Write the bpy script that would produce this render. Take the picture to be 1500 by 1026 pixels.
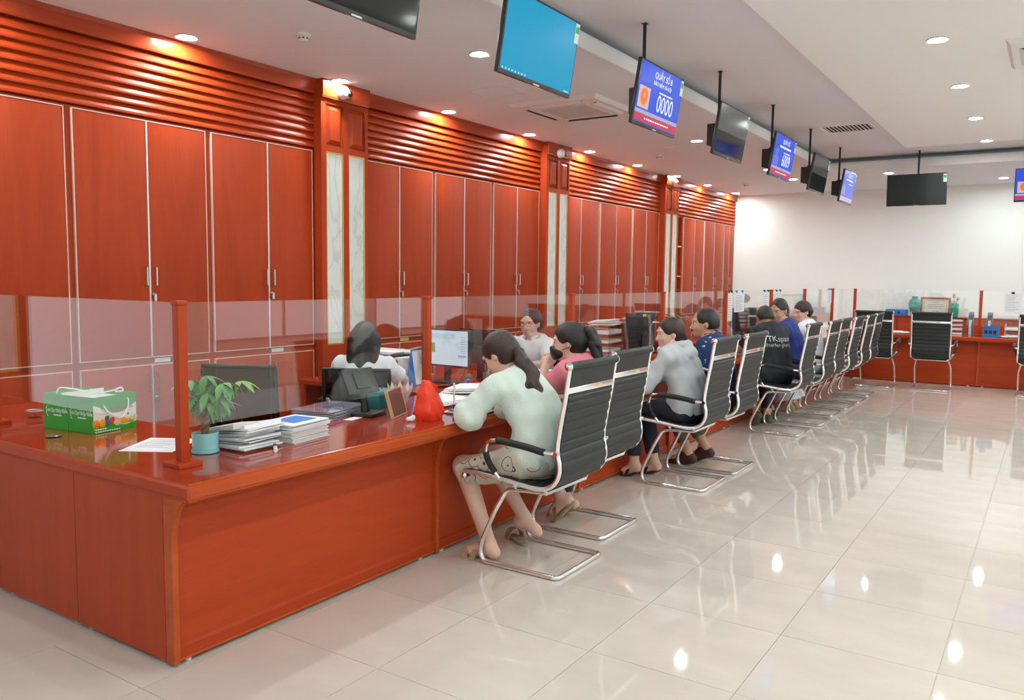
import bpy, bmesh, math, random
import numpy as np
from mathutils import Matrix, Vector
random.seed(7)
sc = bpy.context.scene
for o in list(bpy.data.objects): bpy.data.objects.remove(o)
COL = sc.collection
# ------------------------------------------------------------------ camera
def cam_axes(yaw, pit, rol):
    cy, sy = math.cos(yaw), math.sin(yaw)
    f = Vector((-sy, cy, 0)); r = Vector((cy, sy, 0)); u = Vector((0, 0, 1))
    f2 = f*math.cos(pit)+u*math.sin(pit); u2 = -f*math.sin(pit)+u*math.cos(pit)
    return r*math.cos(rol)+u2*math.sin(rol), -r*math.sin(rol)+u2*math.cos(rol), f2
r_, u_, f_ = cam_axes(math.radians(33.448), math.radians(-5.0545), math.radians(0.686))
cd = bpy.data.cameras.new('camera'); cam = bpy.data.objects.new('camera', cd); COL.objects.link(cam)
m = Matrix.Identity(4)
for i in range(3):
    m[i][0] = r_[i]; m[i][1] = u_[i]; m[i][2] = -f_[i]
m.translation = Vector((2.7438, -1.8222, 1.52)); cam.matrix_world = m
cd.sensor_width = 36; cd.lens = 1199/1500*36; cd.clip_start = .05
sc.camera = cam
# ------------------------------------------------------------------ light and exposure
vs = sc.view_settings
vs.view_transform = 'Standard'; vs.look = 'None'; vs.gamma = 1; vs.use_curve_mapping = False
vs.exposure = 0.14
w = bpy.data.worlds.new('World'); sc.world = w; w.use_nodes = True
bg = w.node_tree.nodes['Background']; bg.inputs[0].default_value = (.9, .95, 1, 1); bg.inputs[1].default_value = .5
def area(name, loc, rot, sx, sy, power, col=(1, 1, 1)):
    l = bpy.data.lights.new(name, 'AREA'); l.shape = 'RECTANGLE'; l.size = sx; l.size_y = sy
    l.energy = power; l.color = col
    o = bpy.data.objects.new(name, l); COL.objects.link(o); o.location = loc; o.rotation_euler = rot
    return o
XW, YF, HC, HT, XR, YB = -2.47, 13.77, 3.13, 3.316, 8.2, -6.0
DAY = (.95, 1, 1)
WIN_R = [(-3.4, 3.0), (.4, 3.0), (4.2, 3.0), (8.0, 3.0), (11.8, 3.0)]      # centre y, width of the right wall's windows
WIN_B = [(0.6, 3.0), (4.6, 3.0)]                                          # centre x, width of the rear wall's windows
for y, wd in WIN_R: area('window_daylight', (XR+.06, y, 1.55), (0, math.radians(90), 0), 2.3, wd-.1, 22, DAY)
for x, wd in WIN_B: area('window_daylight', (x, YB-.06, 1.55), (math.radians(90), 0, 0), wd-.1, 2.3, 22, DAY)
area('window_daylight', (XW-.22, -1.55, 1.55), (0, math.radians(-90), 0), 2.3, 2.3, 7, DAY)
LAMP = 420.0
# ------------------------------------------------------------------ materials
MATS = {}
def lin(h):
    c = [int(h[i:i+2], 16)/255 for i in (0, 2, 4)]
    return tuple(x/12.92 if x <= .04045 else ((x+.055)/1.055)**2.4 for x in c)
def mat(name, col, rough=.5, metal=0., spec=.5, coat=0., var=0., vscale=6., stretch=(1, 1, 1), bump=0., bscale=60., sheen=0., emis=None, trans=0., rand=0.):
    if name in MATS: return MATS[name]
    if isinstance(col, str): col = lin(col)
    mt = bpy.data.materials.new(name); mt.use_nodes = True
    nt = mt.node_tree; b = nt.nodes['Principled BSDF']
    b.inputs['Base Color'].default_value = (*col, 1); b.inputs['Roughness'].default_value = rough
    b.inputs['Metallic'].default_value = metal; b.inputs['Specular IOR Level'].default_value = spec
    b.inputs['Coat Weight'].default_value = coat; b.inputs['Coat Roughness'].default_value = .08
    b.inputs['Sheen Weight'].default_value = sheen; b.inputs['Transmission Weight'].default_value = trans
    if emis:
        b.inputs['Emission Color'].default_value = (*col, 1); b.inputs['Emission Strength'].default_value = emis
    if var or bump or rand:
        tc = nt.nodes.new('ShaderNodeTexCoord'); mp = nt.nodes.new('ShaderNodeMapping'); mp.inputs['Scale'].default_value = stretch
        nt.links.new(tc.outputs['Object'], mp.inputs[0])
    if var or rand:
        n = nt.nodes.new('ShaderNodeTexNoise'); n.inputs['Scale'].default_value = vscale; n.inputs['Detail'].default_value = 5
        nt.links.new(mp.outputs[0], n.inputs[0])
        hs = nt.nodes.new('ShaderNodeHueSaturation'); hs.inputs['Color'].default_value = (*col, 1)
        mr = nt.nodes.new('ShaderNodeMapRange'); mr.inputs[1].default_value = .3; mr.inputs[2].default_value = .7
        mr.inputs[3].default_value = 1-var; mr.inputs[4].default_value = 1+var
        nt.links.new(n.outputs[0], mr.inputs[0])
        if rand:
            oi = nt.nodes.new('ShaderNodeObjectInfo'); r2 = nt.nodes.new('ShaderNodeMapRange')
            r2.inputs[3].default_value = 1-rand; r2.inputs[4].default_value = 1+rand
            nt.links.new(oi.outputs['Random'], r2.inputs[0])
            mu = nt.nodes.new('ShaderNodeMath'); mu.operation = 'MULTIPLY'
            nt.links.new(mr.outputs[0], mu.inputs[0]); nt.links.new(r2.outputs[0], mu.inputs[1])
            nt.links.new(mu.outputs[0], hs.inputs['Value'])
        else: nt.links.new(mr.outputs[0], hs.inputs['Value'])
        nt.links.new(hs.outputs[0], b.inputs['Base Color'])
    if bump:
        n2 = nt.nodes.new('ShaderNodeTexNoise'); n2.inputs['Scale'].default_value = bscale; n2.inputs['Detail'].default_value = 3
        nt.links.new(mp.outputs[0], n2.inputs[0])
        bp = nt.nodes.new('ShaderNodeBump'); bp.inputs['Strength'].default_value = bump; bp.inputs['Distance'].default_value = .01
        nt.links.new(n2.outputs[0], bp.inputs['Height']); nt.links.new(bp.outputs[0], b.inputs['Normal'])
    MATS[name] = mt
    return mt
def wood(name, base, dark, rough=.42, grain=(1.2, 1.2, .12), coat=.0, spec=.2):
    if name in MATS: return MATS[name]
    mt = bpy.data.materials.new(name); mt.use_nodes = True; nt = mt.node_tree; b = nt.nodes['Principled BSDF']
    tc = nt.nodes.new('ShaderNodeTexCoord'); mp = nt.nodes.new('ShaderNodeMapping'); mp.inputs['Scale'].default_value = grain
    nt.links.new(tc.outputs['Object'], mp.inputs[0])
    oi = nt.nodes.new('ShaderNodeObjectInfo'); ad = nt.nodes.new('ShaderNodeVectorMath'); ad.operation = 'ADD'
    sc_ = nt.nodes.new('ShaderNodeVectorMath'); sc_.operation = 'SCALE'; sc_.inputs['Scale'].default_value = 9.
    cx = nt.nodes.new('ShaderNodeCombineXYZ')
    for i in range(3): nt.links.new(oi.outputs['Random'], cx.inputs[i])
    nt.links.new(cx.outputs[0], sc_.inputs[0]); nt.links.new(mp.outputs[0], ad.inputs[0]); nt.links.new(sc_.outputs[0], ad.inputs[1])
    n = nt.nodes.new('ShaderNodeTexNoise'); n.inputs['Scale'].default_value = 5; n.inputs['Detail'].default_value = 6; n.inputs['Distortion'].default_value = 1.2
    n3 = nt.nodes.new('ShaderNodeTexNoise'); n3.inputs['Scale'].default_value = 60; n3.inputs['Detail'].default_value = 2
    nt.links.new(ad.outputs[0], n.inputs[0]); nt.links.new(ad.outputs[0], n3.inputs[0])
    mx = nt.nodes.new('ShaderNodeMix'); mx.data_type = 'FLOAT'; mx.inputs[0].default_value = .3
    nt.links.new(n.outputs[0], mx.inputs[2]); nt.links.new(n3.outputs[0], mx.inputs[3])
    cr = nt.nodes.new('ShaderNodeValToRGB'); cr.color_ramp.elements[0].position = .3; cr.color_ramp.elements[1].position = .68
    cr.color_ramp.elements[0].color = (*dark, 1); cr.color_ramp.elements[1].color = (*base, 1)
    nt.links.new(mx.outputs[0], cr.inputs[0]); nt.links.new(cr.outputs[0], b.inputs['Base Color'])
    b.inputs['Roughness'].default_value = rough; b.inputs['Coat Weight'].default_value = coat; b.inputs['Coat Roughness'].default_value = .12; b.inputs['Specular IOR Level'].default_value = spec
    MATS[name] = mt
    return mt
CH, CHD = (.46, .058, .012), (.37, .042, .009)
W_V = wood('cherry_vertical', CH, CHD)
W_H = wood('cherry_horizontal', CH, CHD, grain=(1.2, .15, 1.6))
W_X = wood('cherry_across', CH, CHD, grain=(.15, 1.2, 1.6))
W_COR = wood('cherry_gloss', CH, CHD, rough=.2, grain=(1.2, .15, 1.6), spec=.6)
W_TOP = wood('cherry_worktop', (.40, .040, .012), (.30, .030, .010), rough=.09, grain=(.9, .25, 1), coat=.3, spec=.5)
W_EDGE = wood('cherry_edge', (.50, .085, .018), (.40, .060, .014), rough=.2, grain=(1.2, .15, 1.6))
M_CEIL = mat('ceiling_paint', (.79, .85, .88), .9, spec=.2); M_CEIL3 = mat('ceiling_paint_strip', (.75, .74, .76), .9, spec=.2)
M_CEIL2 = mat('ceiling_paint_cream', (.89, .90, .88), .9, spec=.2)
M_WALL = mat('wall_paint', (.88, .93, .90), .85, spec=.2)
M_WHITE = mat('white_plastic', (.80, .80, .79), .4)
M_TRIM = mat('pale_trim', (.74, .55, .47), .5)
M_SILVER = mat('aluminium_strip', (.72, .70, .69), .35, metal=.6)
M_CHROME = mat('chrome', (.88, .88, .88), .09, metal=1); M_RAIL = mat('polished_aluminium', (.90, .90, .90), .22, metal=.85)
M_STEEL = mat('brushed_steel', (.62, .62, .62), .28, metal=1)
M_LEATHER = mat('black_leather', (.018, .022, .022), .45, spec=.35, bump=.15, bscale=250)
M_BLACK = mat('black_plastic', (.012, .012, .013), .35)
M_BLACKM = mat('black_metal', (.010, .010, .011), .5)
M_GOLD = mat('gold_trim', (.75, .50, .12), .3, metal=.7)
M_DARK = mat('void_shade', (.02, .012, .01), .8)  # flat dark colour painted as the shade inside slots and openings
M_PAPER = mat('paper', (.80, .81, .83), .8, spec=.2, var=.03)
M_PAPER2 = mat('paper_aged', (.70, .69, .67), .8, spec=.2, rand=.08, var=.02)
M_GROUT = mat('floor_grout', (.50, .46, .41), .35)
def tile_mat():
    mt = mat('floor_tile', (.60, .54, .475), .035, spec=.75, var=.05, vscale=2.2, stretch=(1, 2.4, 1), rand=.025)
    return mt
M_TILE = tile_mat()
def marble_mat():
    mt = bpy.data.materials.new('white_marble'); mt.use_nodes = True; nt = mt.node_tree; b = nt.nodes['Principled BSDF']
    tc = nt.nodes.new('ShaderNodeTexCoord'); mp = nt.nodes.new('ShaderNodeMapping'); mp.inputs['Scale'].default_value = (1, 1.6, .7); mp.inputs['Rotation'].default_value = (.6, 0, 0)
    nt.links.new(tc.outputs['Object'], mp.inputs[0])
    n = nt.nodes.new('ShaderNodeTexNoise'); n.inputs['Scale'].default_value = 2.1; n.inputs['Detail'].default_value = 7; n.inputs['Distortion'].default_value = 1.6
    nt.links.new(mp.outputs[0], n.inputs[0])
    cr = nt.nodes.new('ShaderNodeValToRGB'); e = cr.color_ramp.elements
    e[0].position = .46; e[0].color = (.72, .76, .74, 1); e[1].position = .54; e[1].color = (.72, .76, .74, 1)
    k = e.new(.5); k.color = (.60, .64, .61, 1)
    nt.links.new(n.outputs[0], cr.inputs[0]); nt.links.new(cr.outputs[0], b.inputs['Base Color'])
    b.inputs['Roughness'].default_value = .12
    return mt
M_MARBLE = marble_mat()
def glass_mat(name, tint, ior=1.5):
    mt = bpy.data.materials.new(name); mt.use_nodes = True; nt = mt.node_tree; nt.nodes.clear()
    out = nt.nodes.new('ShaderNodeOutputMaterial'); mx = nt.nodes.new('ShaderNodeMixShader')
    tr = nt.nodes.new('ShaderNodeBsdfTransparent'); gl = nt.nodes.new('ShaderNodeBsdfGlossy'); fr = nt.nodes.new('ShaderNodeFresnel')
    tr.inputs[0].default_value = (*tint, 1); gl.inputs['Roughness'].default_value = .0; gl.inputs[0].default_value = (1, 1, 1, 1); 
    ge = nt.nodes.new('ShaderNodeNewGeometry'); io = nt.nodes.new('ShaderNodeMapRange')
    io.inputs[3].default_value = ior; io.inputs[4].default_value = 1/ior      # the same weak reflection on both faces of the sheet
    nt.links.new(ge.outputs['Backfacing'], io.inputs[0]); nt.links.new(io.outputs[0], fr.inputs[0])
    nt.links.new(fr.outputs[0], mx.inputs[0]); nt.links.new(tr.outputs[0], mx.inputs[1]); nt.links.new(gl.outputs[0], mx.inputs[2])
    nt.links.new(mx.outputs[0], out.inputs[0])
    return mt
M_GLASS = glass_mat('partition_glass', (.975, .985, .98), 1.55)
M_CLEAR = glass_mat('clear_acrylic', (.90, .94, .94), 1.5)
M_LENS = mat('lamp_lens', (.94, 1, .985), .5, emis=LAMP)
# ------------------------------------------------------------------ mesh helpers
class MB:
    def __init__(s): s.v = []; s.f = []
    def add(s, vs, fs):
        n = len(s.v); s.v += [tuple(p) for p in vs]; s.f += [tuple(i+n for i in f) for f in fs]; return s
    def box(s, x0, x1, y0, y1, z0, z1):
        return s.add([(x, y, z) for z in (z0, z1) for y in (y0, y1) for x in (x0, x1)],
                     [(0, 2, 3, 1), (4, 5, 7, 6), (0, 1, 5, 4), (2, 6, 7, 3), (0, 4, 6, 2), (1, 3, 7, 5)])
    def prism(s, poly, ax, a, b):
        """poly: 2d points in the plane across axis ax (x:(y,z) y:(x,z) z:(x,y)), extruded from a to b"""
        def P(p, t): return {'x': (t, p[0], p[1]), 'y': (p[0], t, p[1]), 'z': (p[0], p[1], t)}[ax]
        n = len(poly)
        return s.add([P(p, a) for p in poly]+[P(p, b) for p in poly],
                     [tuple(range(n)), tuple(range(2*n-1, n-1, -1))]+[(i, n+i, n+(i+1) % n, (i+1) % n) for i in range(n)])
    def tube(s, path, r, seg=8, closed=False, flat=None):
        """flat: (a, b) half sizes for an oval section"""
        P = [Vector(p) for p in path]; n = len(P); base = len(s.v); up = None
        rr = r if isinstance(r, (list, tuple)) else [r]*n
        for i, p in enumerate(P):
            a = P[i-1] if (i or closed) else p; b = P[(i+1) % n] if (i < n-1 or closed) else p
            t = (b-a).normalized()
            if up is None:
                up = Vector((0, 0, 1)) if abs(t.z) < .9 else Vector((1, 0, 0))
            x = up-t*up.dot(t)
            if x.length < 1e-5: x = t.orthogonal()
            x.normalize(); up = x; y = t.cross(x)
            for k in range(seg):
                q = 2*math.pi*k/seg; s.v.append(tuple(p+x*math.cos(q)*rr[i]+y*math.sin(q)*rr[i]))
        m_ = n if closed else n-1
        for i in range(m_):
            for k in range(seg):
                a0 = base+i*seg; b0 = base+((i+1) % n)*seg
                s.f.append((a0+k, a0+(k+1) % seg, b0+(k+1) % seg, b0+k))
        if not closed:
            s.f.append(tuple(base+k for k in range(seg))[::-1]); s.f.append(tuple(base+(n-1)*seg+k for k in range(seg)))
        return s
    def lathe(s, prof, c=(0, 0, 0), seg=20, axis='z'):
        base = len(s.v); n = len(prof)
        for r, h in prof:
            for k in range(seg):
                q = 2*math.pi*k/seg; a, b = r*math.cos(q), r*math.sin(q)
                p = {'z': (a, b, h), 'y': (a, h, -b), 'x': (h, a, b)}[axis]
                s.v.append((c[0]+p[0], c[1]+p[1], c[2]+p[2]))
        for i in range(n-1):
            for k in range(seg):
                s.f.append((base+i*seg+k, base+i*seg+(k+1) % seg, base+(i+1)*seg+(k+1) % seg, base+(i+1)*seg+k))
        if prof[0][0] > 1e-6: s.f.append(tuple(base+k for k in range(seg))[::-1])
        if prof[-1][0] > 1e-6: s.f.append(tuple(base+(n-1)*seg+k for k in range(seg)))
        return s
    def ball(s, c, r, seg=12, rings=8):
        if not isinstance(r, (list, tuple)): r = (r, r, r)
        n0 = len(s.v); s.lathe([(math.sin(math.pi*i/rings) if 0 < i < rings else 1e-7, -math.cos(math.pi*i/rings)) for i in range(rings+1)], seg=seg)
        for i in range(n0, len(s.v)):
            p = s.v[i]; s.v[i] = (c[0]+p[0]*r[0], c[1]+p[1]*r[1], c[2]+p[2]*r[2])
        return s
    def xf(s, M):
        s.v = [tuple(M @ Vector(p)) for p in s.v]; return s
    def build(s, name, material, parent=None, smooth=False, bevel=0, loc=None):
        me = bpy.data.meshes.new(name); me.from_pydata(s.v, [], s.f)
        bm = bmesh.new(); bm.from_mesh(me); bmesh.ops.recalc_face_normals(bm, faces=bm.faces[:])
        if bevel: bmesh.ops.bevel(bm, geom=[e for e in bm.edges if e.is_manifold and e.calc_face_angle(0) > .6], offset=bevel, segments=2, affect='EDGES', profile=.6, clamp_overlap=True)
        bm.to_mesh(me); bm.free()
        return link(name, me, material, parent, smooth or bool(bevel), loc)
def link(name, me, material, parent=None, smooth=False, loc=None):
    if material is not None: me.materials.clear(); me.materials.append(material)
    if smooth:
        me.polygons.foreach_set('use_smooth', [True]*len(me.polygons))
        try: me.set_sharp_from_angle(angle=math.radians(40))
        except Exception: pass
    o = bpy.data.objects.new(name, me); COL.objects.link(o)
    if parent is not None: o.parent = parent
    if loc is not None: o.location = loc
    return o
def tag(o, label=None, cat=None, group=None, kind=None):
    for k, v in (('label', label), ('category', cat), ('group', group), ('kind', kind)):
        if v: o[k] = v
    return o
def thing(name, label, cat, loc=(0, 0, 0), rz=0, group=None):
    o = bpy.data.objects.new(name, None); COL.objects.link(o); o.empty_display_size = .05
    o.location = loc; o.rotation_euler = (0, 0, rz)
    return tag(o, label, cat, group)
def struct(o): return tag(o, kind='structure')
def copy_tree(o, parent=None):
    kids = list(o.children); c = o.copy(); COL.objects.link(c); c.parent = parent
    for k in kids: copy_tree(k, c)
    return c
def box(name, x0, x1, y0, y1, z0, z1, material, parent=None, bevel=0):
    return MB().box(x0, x1, y0, y1, z0, z1).build(name, material, parent, bevel=bevel)
def text(s, size, M, material, parent, name='lettering', align='CENTER', ext=.0006, squeeze=1.):
    cu = bpy.data.curves.new('t', 'FONT'); cu.body = s; cu.size = size; cu.extrude = ext; cu.align_x = align; cu.align_y = 'CENTER'; cu.resolution_u = 3
    to = bpy.data.objects.new('t', cu); COL.objects.link(to)
    me = bpy.data.meshes.new_from_object(to.evaluated_get(bpy.context.evaluated_depsgraph_get()))
    bpy.data.objects.remove(to); bpy.data.curves.remove(cu)
    me.transform(M @ Matrix.Diagonal((squeeze, 1, 1, 1)))
    return link(name, me, material, parent)
def frame_mb(a0, a1, b0, b1, t, d0, d1, plane='x'):
    """rectangular outline of bars, thickness t, in the plane across axis"""
    mb = MB()
    for (p0, p1, q0, q1) in ((a0, a1, b0, b0+t), (a0, a1, b1-t, b1), (a0, a0+t, b0+t, b1-t), (a1-t, a1, b0+t, b1-t)):
        if plane == 'x': mb.box(d0, d1, p0, p1, q0, q1)
        elif plane == 'y': mb.box(p0, p1, d0, d1, q0, q1)
        else: mb.box(p0, p1, q0, q1, d0, d1)
    return mb
# ------------------------------------------------------------------ the room
fl = struct(box('floor', XW-.2, XR, YB, YF+.1, -.12, -.004, M_GROUT))
TX, TY = .635, .45; TS, TSY = .6045, .608
tile_me = None
for i in range(-2, 8):
    for j in range(-4, 20):
        x0, y0 = TX+i*TS, TY+j*TSY
        if x0 < -.1-TS: continue
        if tile_me is None:
            t = MB().box(.0013, TS-.0013, .0013, TSY-.0013, -.004, 0).build('tile', M_TILE, fl); tile_me = t.data
        else:
            t = bpy.data.objects.new('tile', tile_me); COL.objects.link(t); t.parent = fl
        t.location = (x0, y0, 0)
# tiled floor further off, out of the picture
x_a, x_b = TX-2*TS, TX+8*TS; y_a, y_b = TY-4*TSY, TY+20*TSY
o = MB().box(x_b, XR, YB, YF, -.004, 0).box(x_a, x_b, YB, y_a, -.004, 0).box(XW, x_a, YB, YF, -.004, 0).box(x_a, x_b, y_b, YF, -.004, 0).build('tile_field', M_TILE, fl)
# ceilings
TX0, TY1, TX1, TY0 = -.13, 10.95, 7.0, -4.6
cl = struct(MB().box(XW-.2, TX0, YB, YF+.1, HC, HC+.12).box(TX0, XR, TY1, YF+.1, HC, HC+.12).box(TX1, XR, YB, TY1, HC, HC+.12).box(TX0, TX1, YB, TY0, HC, HC+.12).build('ceiling', M_CEIL))
up = struct(box('ceiling_upper', TX0-.3, TX1+.3, TY0-.3, TY1+.3, HT, HT+.1, M_CEIL3))
box('cream_field', 1.0, TX1-.3, TY0+.3, 10.1, HT-.04, HT, M_CEIL2, up)
MB().box(TX0, TX0+.015, TY0, TY1, HC, HC+.092).box(TX0, TX1, TY1-.015, TY1, HC, HC+.092).box(TX1-.015, TX1, TY0, TY1, HC, HC+.092).box(TX0, TX1, TY0, TY0+.015, HC, HC+.092).build('tray_lip', M_CEIL2, cl)
MB().box(TX0-.3, TX0-.28, TY0-.3, TY1+.3, HC+.1, HT).box(TX1+.28, TX1+.3, TY0-.3, TY1+.3, HC+.1, HT).box(TX0-.28, TX1+.28, TY1+.28, TY1+.3, HC+.1, HT).box(TX0-.28, TX1+.28, TY0-.3, TY0-.28, HC+.1, HT).build('cove_back', M_CEIL3, up)
# walls
struct(MB().box(XW-.25, XW-.12, -.37, YF+.1, 0, HC+.3).box(XW-.25, XW-.12, YB, -2.73, 0, HC+.3).box(XW-.25, XW-.12, -2.73, -.37, 0, .4).box(XW-.25, XW-.12, -2.73, -.37, 2.7, HC+.3).build('wall_left', M_WALL))
struct(box('wall_far', XW-.25, XR+.2, YF, YF+.12, -.1, HC+.3, M_WALL))
def windowed(name, axis, lo, hi, at, th, wins):
    mb = MB(); cur = lo
    def B(a, b, z0, z1):
        if axis == 'y': mb.box(at, at+th, a, b, z0, z1)
        else: mb.box(a, b, at-th, at, z0, z1)
    for c, wd in wins:
        a, b = c-wd/2, c+wd/2
        B(cur, a, 0, HC+.3); B(a, b, 0, .4); B(a, b, 2.7, HC+.3); cur = b
    B(cur, hi, 0, HC+.3)
    return struct(mb.build(name, M_WALL))
windowed('wall_right', 'y', YB, YF+.1, XR, .12, WIN_R)
windowed('wall_back', 'x', XW-.2, XR, YB, .12, WIN_B)
n = 0
M_WFRAME = mat('window_frame', (.6, .6, .6), .4)
for y, wd in WIN_R:
    n += 1; f = struct(frame_mb(y-wd/2, y+wd/2, .4, 2.7, .05, XR, XR+.05).build('window_%d' % n, M_WFRAME))
    MB().box(XR+.005, XR+.045, y-.02, y+.02, .45, 2.65).build('mullion', M_WFRAME, f)
for x, wd in WIN_B:
    n += 1; f = struct(frame_mb(x-wd/2, x+wd/2, .4, 2.7, .05, YB-.05, YB, 'y').build('window_%d' % n, M_WFRAME))
    MB().box(x-.02, x+.02, YB-.045, YB-.005, .45, 2.65).build('mullion', M_WFRAME, f)
n += 1; struct(frame_mb(-2.73, -.37, .4, 2.7, .05, XW-.17, XW-.12).build('window_%d' % n, M_WFRAME))
# ------------------------------------------------------------------ wall cabinets (face plane at XW)
ZD0, ZD1, ZU0, ZU1 = .06, .885, .945, 2.545
DT = .018
def mb_handle(y, z0, z1): return MB().tube([(XW+DT, y, z0), (XW+DT+.03, y, z0), (XW+DT+.03, y, z1), (XW+DT, y, z1)], .006, 6)
def cabinet(y0, ys, y1, label, tagcol=None):
    t = thing('wall_cabinet', label, 'cabinet', (XW, (y0+y1)/2, 0), 0, 'cherry wall cabinets')
    O = (-XW, -(y0+y1)/2, 0)
    def pt(mb, name, material, parent=t, bevel=0):
        mb.v = [(p[0]+O[0], p[1]+O[1], p[2]) for p in mb.v]
        return mb.build(name, material, parent, bevel=bevel)
    g = .03
    pt(MB().box(XW-.1, XW, y0, y1, 0, 2.565), 'carcass', W_V)
    for (a, b, hy) in ((y0+g, ys-.006, ys-.035), (ys+.006, y1-g, ys+.035)):
        d = pt(MB().box(XW, XW+DT, a, b, ZU0, ZU1), 'door', W_V, bevel=.003); pt(mb_handle(hy, 1.44, 1.56), 'handle', M_STEEL, d)
        d2 = pt(MB().box(XW, XW+DT, a, b, ZD0, ZD1), 'door', W_V, bevel=.003); pt(mb_handle(hy, .71, .83), 'handle', M_STEEL, d2)
        if hy > ys:
            for dd, kz in ((d, 1.375), (d2, .66)):
                pt(MB().lathe([(.011, 0), (.011, .008), (.005, .01), (.005, .03)], (XW+DT, hy-.012, kz), 8, 'x').box(XW+DT+.02, XW+DT+.028, hy-.02, hy-.004, kz-.045, kz), 'lock_key', M_STEEL, dd)
    for z0, z1 in ((ZU0, ZU1), (ZD0, ZD1)):
        pt(frame_mb(y0+g-.006, y1-g+.006, z0-.006, z1+.006, .006, XW, XW+DT+.002), 'pale_outline', M_TRIM)
        pt(MB().box(XW, XW+DT+.004, ys-.006, ys+.006, z0, z1), 'centre_strip', M_SILVER)
    if tagcol is not None: pt(MB().box(XW, XW+.004, ys+.03, ys+.15, .90, .93), 'label_tag', tagcol)
    return t
M_TAGW = mat('tag_white', (.7, .75, .75), .5); M_TAGY = mat('tag_yellow', (.75, .6, .15), .5)
LB = 'tall cherry wall cabinet with four doors, '
cabinet(.0, .47, .985, LB+'behind the green fruit bag')
cabinet(.985, 1.515, 2.005, LB+'seen beside the potted money tree, white label tag', M_TAGW)
cabinet(2.005, 2.54, 3.03, LB+'beside the marble pilaster near the empty mesh chair', M_TAGW)
cabinet(3.60, 4.09, 4.605, LB+'behind the long-haired staff woman, yellow tag', M_TAGY)
cabinet(4.605, 5.11, 5.62, LB+'middle of three behind the lit spreadsheet monitor')
cabinet(5.62, 6.115, 6.62, LB+'behind the staff woman wearing glasses')
cabinet(7.20, 7.635, 8.16, LB+'behind the tall pile of document trays')
cabinet(8.16, 8.67, 9.19, LB+'middle of three between the two farther pilasters')
cabinet(9.19, 9.68, 10.17, LB+'nearest the pilaster beside the open shelves')
cabinet(11.15, 11.67, 12.13, LB+'next to the open shelf bay')
cabinet(12.13, 12.65, 13.16, LB+'second from the far white wall')
cabinet(13.16, 13.46, 13.76, LB+'narrow one in the corner by the white wall')
t = thing('open_shelves', 'narrow open cherry shelf bay beside the far marble pilaster', 'shelf', (XW, 10.95, 0))
MB().box(-.10, -.08, -.2, .2, 0, 2.565).box(-.08, 0, -.2, -.18, 0, 2.565).box(-.08, 0, .18, .2, 0, 2.565).box(-.08, 0, -.18, .18, 2.54, 2.565).build('carcass', W_V, t)
for z in (.02, .48, .92, 1.35, 1.575, 2.065): MB().box(-.08, -.002, -.18, .18, z-.01, z+.01).build('shelf', M_TRIM if z > 1.4 else W_V, t)
# louvred frieze above
def frieze(y0, y1, label):
    t = thing('louvre_frieze', label, 'panelling', (XW, (y0+y1)/2, 2.57), 0, 'louvred friezes'); hl = (y1-y0)/2
    box('backing', -.1, -.03, -hl, hl, 0, .56, W_H, t)
    sm = None
    for i in range(7):
        z = .005+i*.062
        if sm is None:
            s = MB().prism([(-.03, .062), (-.004, .062), (.022, .016), (.022, .004), (.014, 0), (-.03, 0)], 'y', -hl, hl).build('slat', W_H, t); sm = s.data
        else:
            s = bpy.data.objects.new('slat', sm); COL.objects.link(s); s.parent = t
        s.location = (0, 0, z)
    MB().prism([(-.1, .445), (.035, .445), (.04, .455), (.045, .53), (.06, .56), (-.1, .56)], 'y', -hl, hl).build('cornice', W_COR, t)
frieze(-.02, 3.03, 'cherry louvred frieze above the cabinets behind the green bag')
frieze(3.58, 6.62, 'cherry louvred frieze above the cabinets behind the seated staff women')
frieze(7.18, 10.17, 'cherry louvred frieze between the second and third marble pilasters')
frieze(10.73, 13.77, 'cherry louvred frieze next to the far white wall')
# marble pilasters
def pilaster(y0, y1, label):
    t = thing('marble_pilaster', label, 'pilaster', (XW, (y0+y1)/2, 0), 0, 'marble pilasters'); hl = (y1-y0)/2
    P = .10
    box('core', -.1, P-.0205, -hl+.0008, hl-.0008, 0, HC-.001, W_V, t)
    MB().box(P-.02, P, -hl, -hl+.055, 0, 2.98).box(P-.02, P, hl-.035, hl, 0, 2.98).box(P-.02, P, -.02 if hl > .2 else -hl, .04 if hl > .2 else -hl+.05, 0, 2.98).box(P-.019, P-.002, -hl+.001, hl-.001, 2.55, 2.60).box(P-.019, P-.002, -hl+.001, hl-.001, 2.94, 2.979).box(P-.019, P-.002, -hl+.001, hl-.001, .001, .93).build('frame', W_V, t)
    for a, b in (((-hl+.055, -.02), (.04, hl-.035)) if hl > .2 else ((-hl+.055, hl-.035),)):
        q = box('marble_panel', P-.02, P-.012, a+.006, b-.006, .94, 2.54, M_MARBLE, t)
        frame_mb(a, b, .93, 2.55, .012, P-.02, P-.004).build('gold_edge', M_GOLD, q)
        c0, c1, z0, z1 = a+.012, b-.012, 2.612, 2.928
        MB().add([(P-.018, c0, z0), (P-.018, c1, z0), (P-.018, c1, z1), (P-.018, c0, z1), (P+.004, c0+.035, z0+.035), (P+.004, c1-.035, z0+.035), (P+.004, c1-.035, z1-.035), (P+.004, c0+.035, z1-.035)],
                 [(0, 1, 5, 4), (1, 2, 6, 5), (2, 3, 7, 6), (3, 0, 4, 7), (4, 5, 6, 7)]).build('raised_panel', W_V, t)
    MB().prism([(-.02, 2.981), (P+.02, 2.981), (P+.025, 3.0), (P+.03, HC), (-.02, HC)], 'y', -hl, hl).build('capital', W_COR, t)
pilaster(3.03, 3.58, 'marble-inlaid wooden pilaster behind the long-haired staff woman')
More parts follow.
